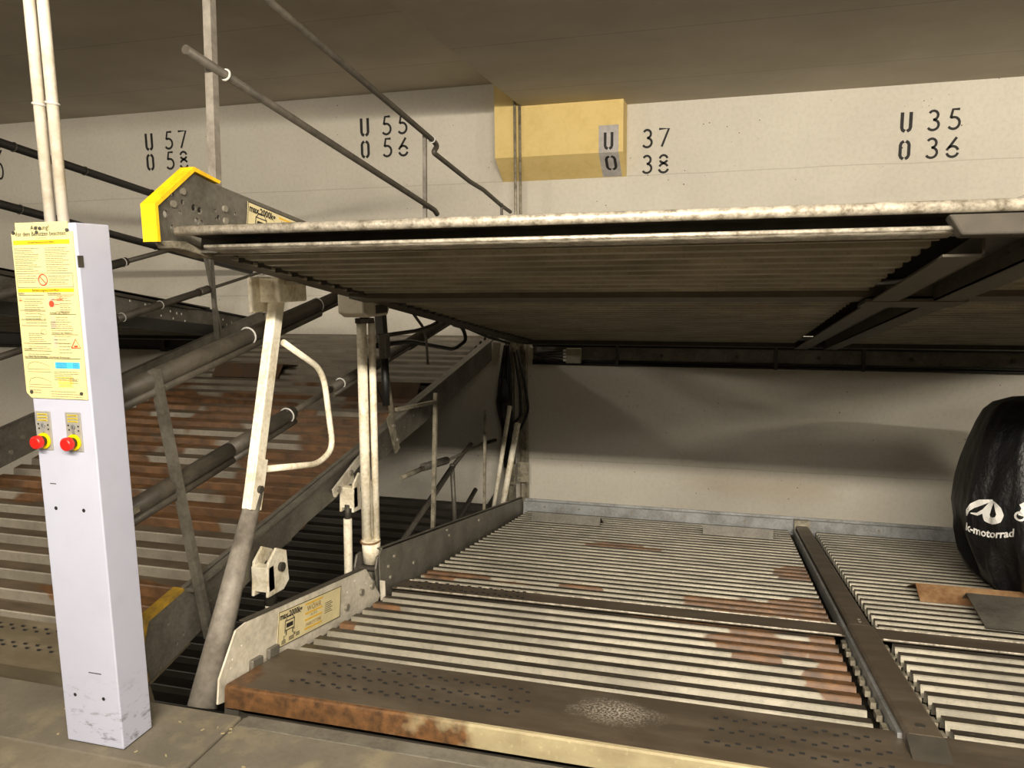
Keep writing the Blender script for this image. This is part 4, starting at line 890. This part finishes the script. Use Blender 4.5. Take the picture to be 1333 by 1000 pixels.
def dstroke(mb, pts, wd):
    if not isinstance(wd, list): wd = [wd]*len(pts)
    P, Wd = [], []
    for i in range(len(pts)-1):
        for k in range(4): t = k/4; P.append((pts[i][0]*(1-t)+pts[i+1][0]*t, pts[i][1]*(1-t)+pts[i+1][1]*t)); Wd.append(wd[i]*(1-t)+wd[i+1]*t)
    pts, wd = P+[pts[-1]], Wd+[wd[-1]]
    L, Q = [], []
    for i, p in enumerate(pts):
        p0, p1 = pts[max(i-1,0)], pts[min(i+1,len(pts)-1)]; dx, dy = p1[0]-p0[0], p1[1]-p0[1]; l = math.hypot(dx,dy) or 1; w_ = wd[i] if isinstance(wd, list) else wd
        L.append(drape(p[0]-dy/l*w_/2, p[1]+dx/l*w_/2)); Q.append(drape(p[0]+dy/l*w_/2, p[1]-dx/l*w_/2))
    n = len(pts); mb.add(L+Q, [(i, n+i, n+i+1, i+1) for i in range(n-1)])
def dfill(mb, pts):
    c = (sum(p[0] for p in pts)/len(pts), sum(p[1] for p in pts)/len(pts)); vs = [drape(*c)] + [drape(*p) for p in pts] + [drape((p[0]+c[0])/2, (p[1]+c[1])/2) for p in pts]; n = len(pts)
    mb.add(vs, [(0, 1+n+i, 1+n+(i+1)%n) for i in range(n)] + [(1+n+i, 1+i, 1+(i+1)%n, 1+n+(i+1)%n) for i in range(n)])
#@@LOGO
mb = MB(); q = .92
dstroke(mb, [(.010*q,.100*q),(.014*q,.135*q),(.036*q,.165*q),(.075*q,.190*q),(.139*q,.213*q)], [.006,.018,.03,.034,.008])
dstroke(mb, [(.030*q,.120*q),(.065*q,.118*q),(.100*q,.145*q),(.128*q,.190*q),(.139*q,.211*q)], [.006,.016,.02,.018,.006])
dstroke(mb, [(.142*q,.208*q),(.122*q,.165*q),(.110*q,.125*q),(.118*q,.098*q),(.145*q,.090*q),(.172*q,.102*q),(.180*q,.132*q),(.168*q,.165*q),(.145*q,.205*q)], [.006,.026,.034,.036,.036,.034,.034,.03,.006])
obj('printed_emblem', mb, M['printw'], cov)
mb = MB(); ox, oy, k = .232, .105, 1.2
P_ = lambda pts: [(ox+a*k, oy+b*k) for a, b in pts]
dstroke(mb, P_([(.018+.018*math.cos(R(a)), .02+.018*math.sin(R(a))) for a in range(0, 361, 30)]), .010)
dfill(mb, P_([(.01,.025),(.02,.055),(.012,.07),(.03,.085),(.045,.11),(.06,.12),(.085,.11),(.095,.075),(.11,.05),(.10,.02),(.06,.012),(.035,.02)]))
dfill(mb, P_([(.05+.016*math.cos(R(a)), .125+.016*math.sin(R(a))) for a in range(0, 360, 45)]))
dstroke(mb, P_([(.105+.018*math.cos(R(a)), .02+.018*math.sin(R(a))) for a in range(0, 361, 30)]), .010)
obj('printed_rider', mb, M['printw'], cov)
cdrape = lambda x, y: drape(x, y - .030*math.sin(max(0, min(1, (x+.02)/.28))*math.pi) + .04*max(0, (x-.12)))
text('printed_lettering', 'k-motorrad', DO, DA, DB, .008, .022, .060, M['printw'], cov, sx=.80, bold=.0016, drape=cdrape)

# ------------------------------------------------------------------ wood chips on the kerb
for k in range(14):
    x, y = random.uniform(-2.3, -1.4), random.uniform(1.88, 2.14)
    if k < 6: x, y = random.uniform(-1.85, -1.55), random.uniform(2.05, 2.15)
    if -2.13 < x < -1.86 and y < 2.05: x -= .3
    l = random.uniform(.006, .014); a_ = random.uniform(0, 3.14); mb = MB(); mb.box((x, y, .0015), (l, .004, .003), Matrix.Rotation(a_, 3, 'Z')); tag(obj('wood_chip', mb, M['chip']), 'tiny pale wood chip lying on the concrete kerb', 'debris', 'wood chips on the concrete kerb')
flush_text()
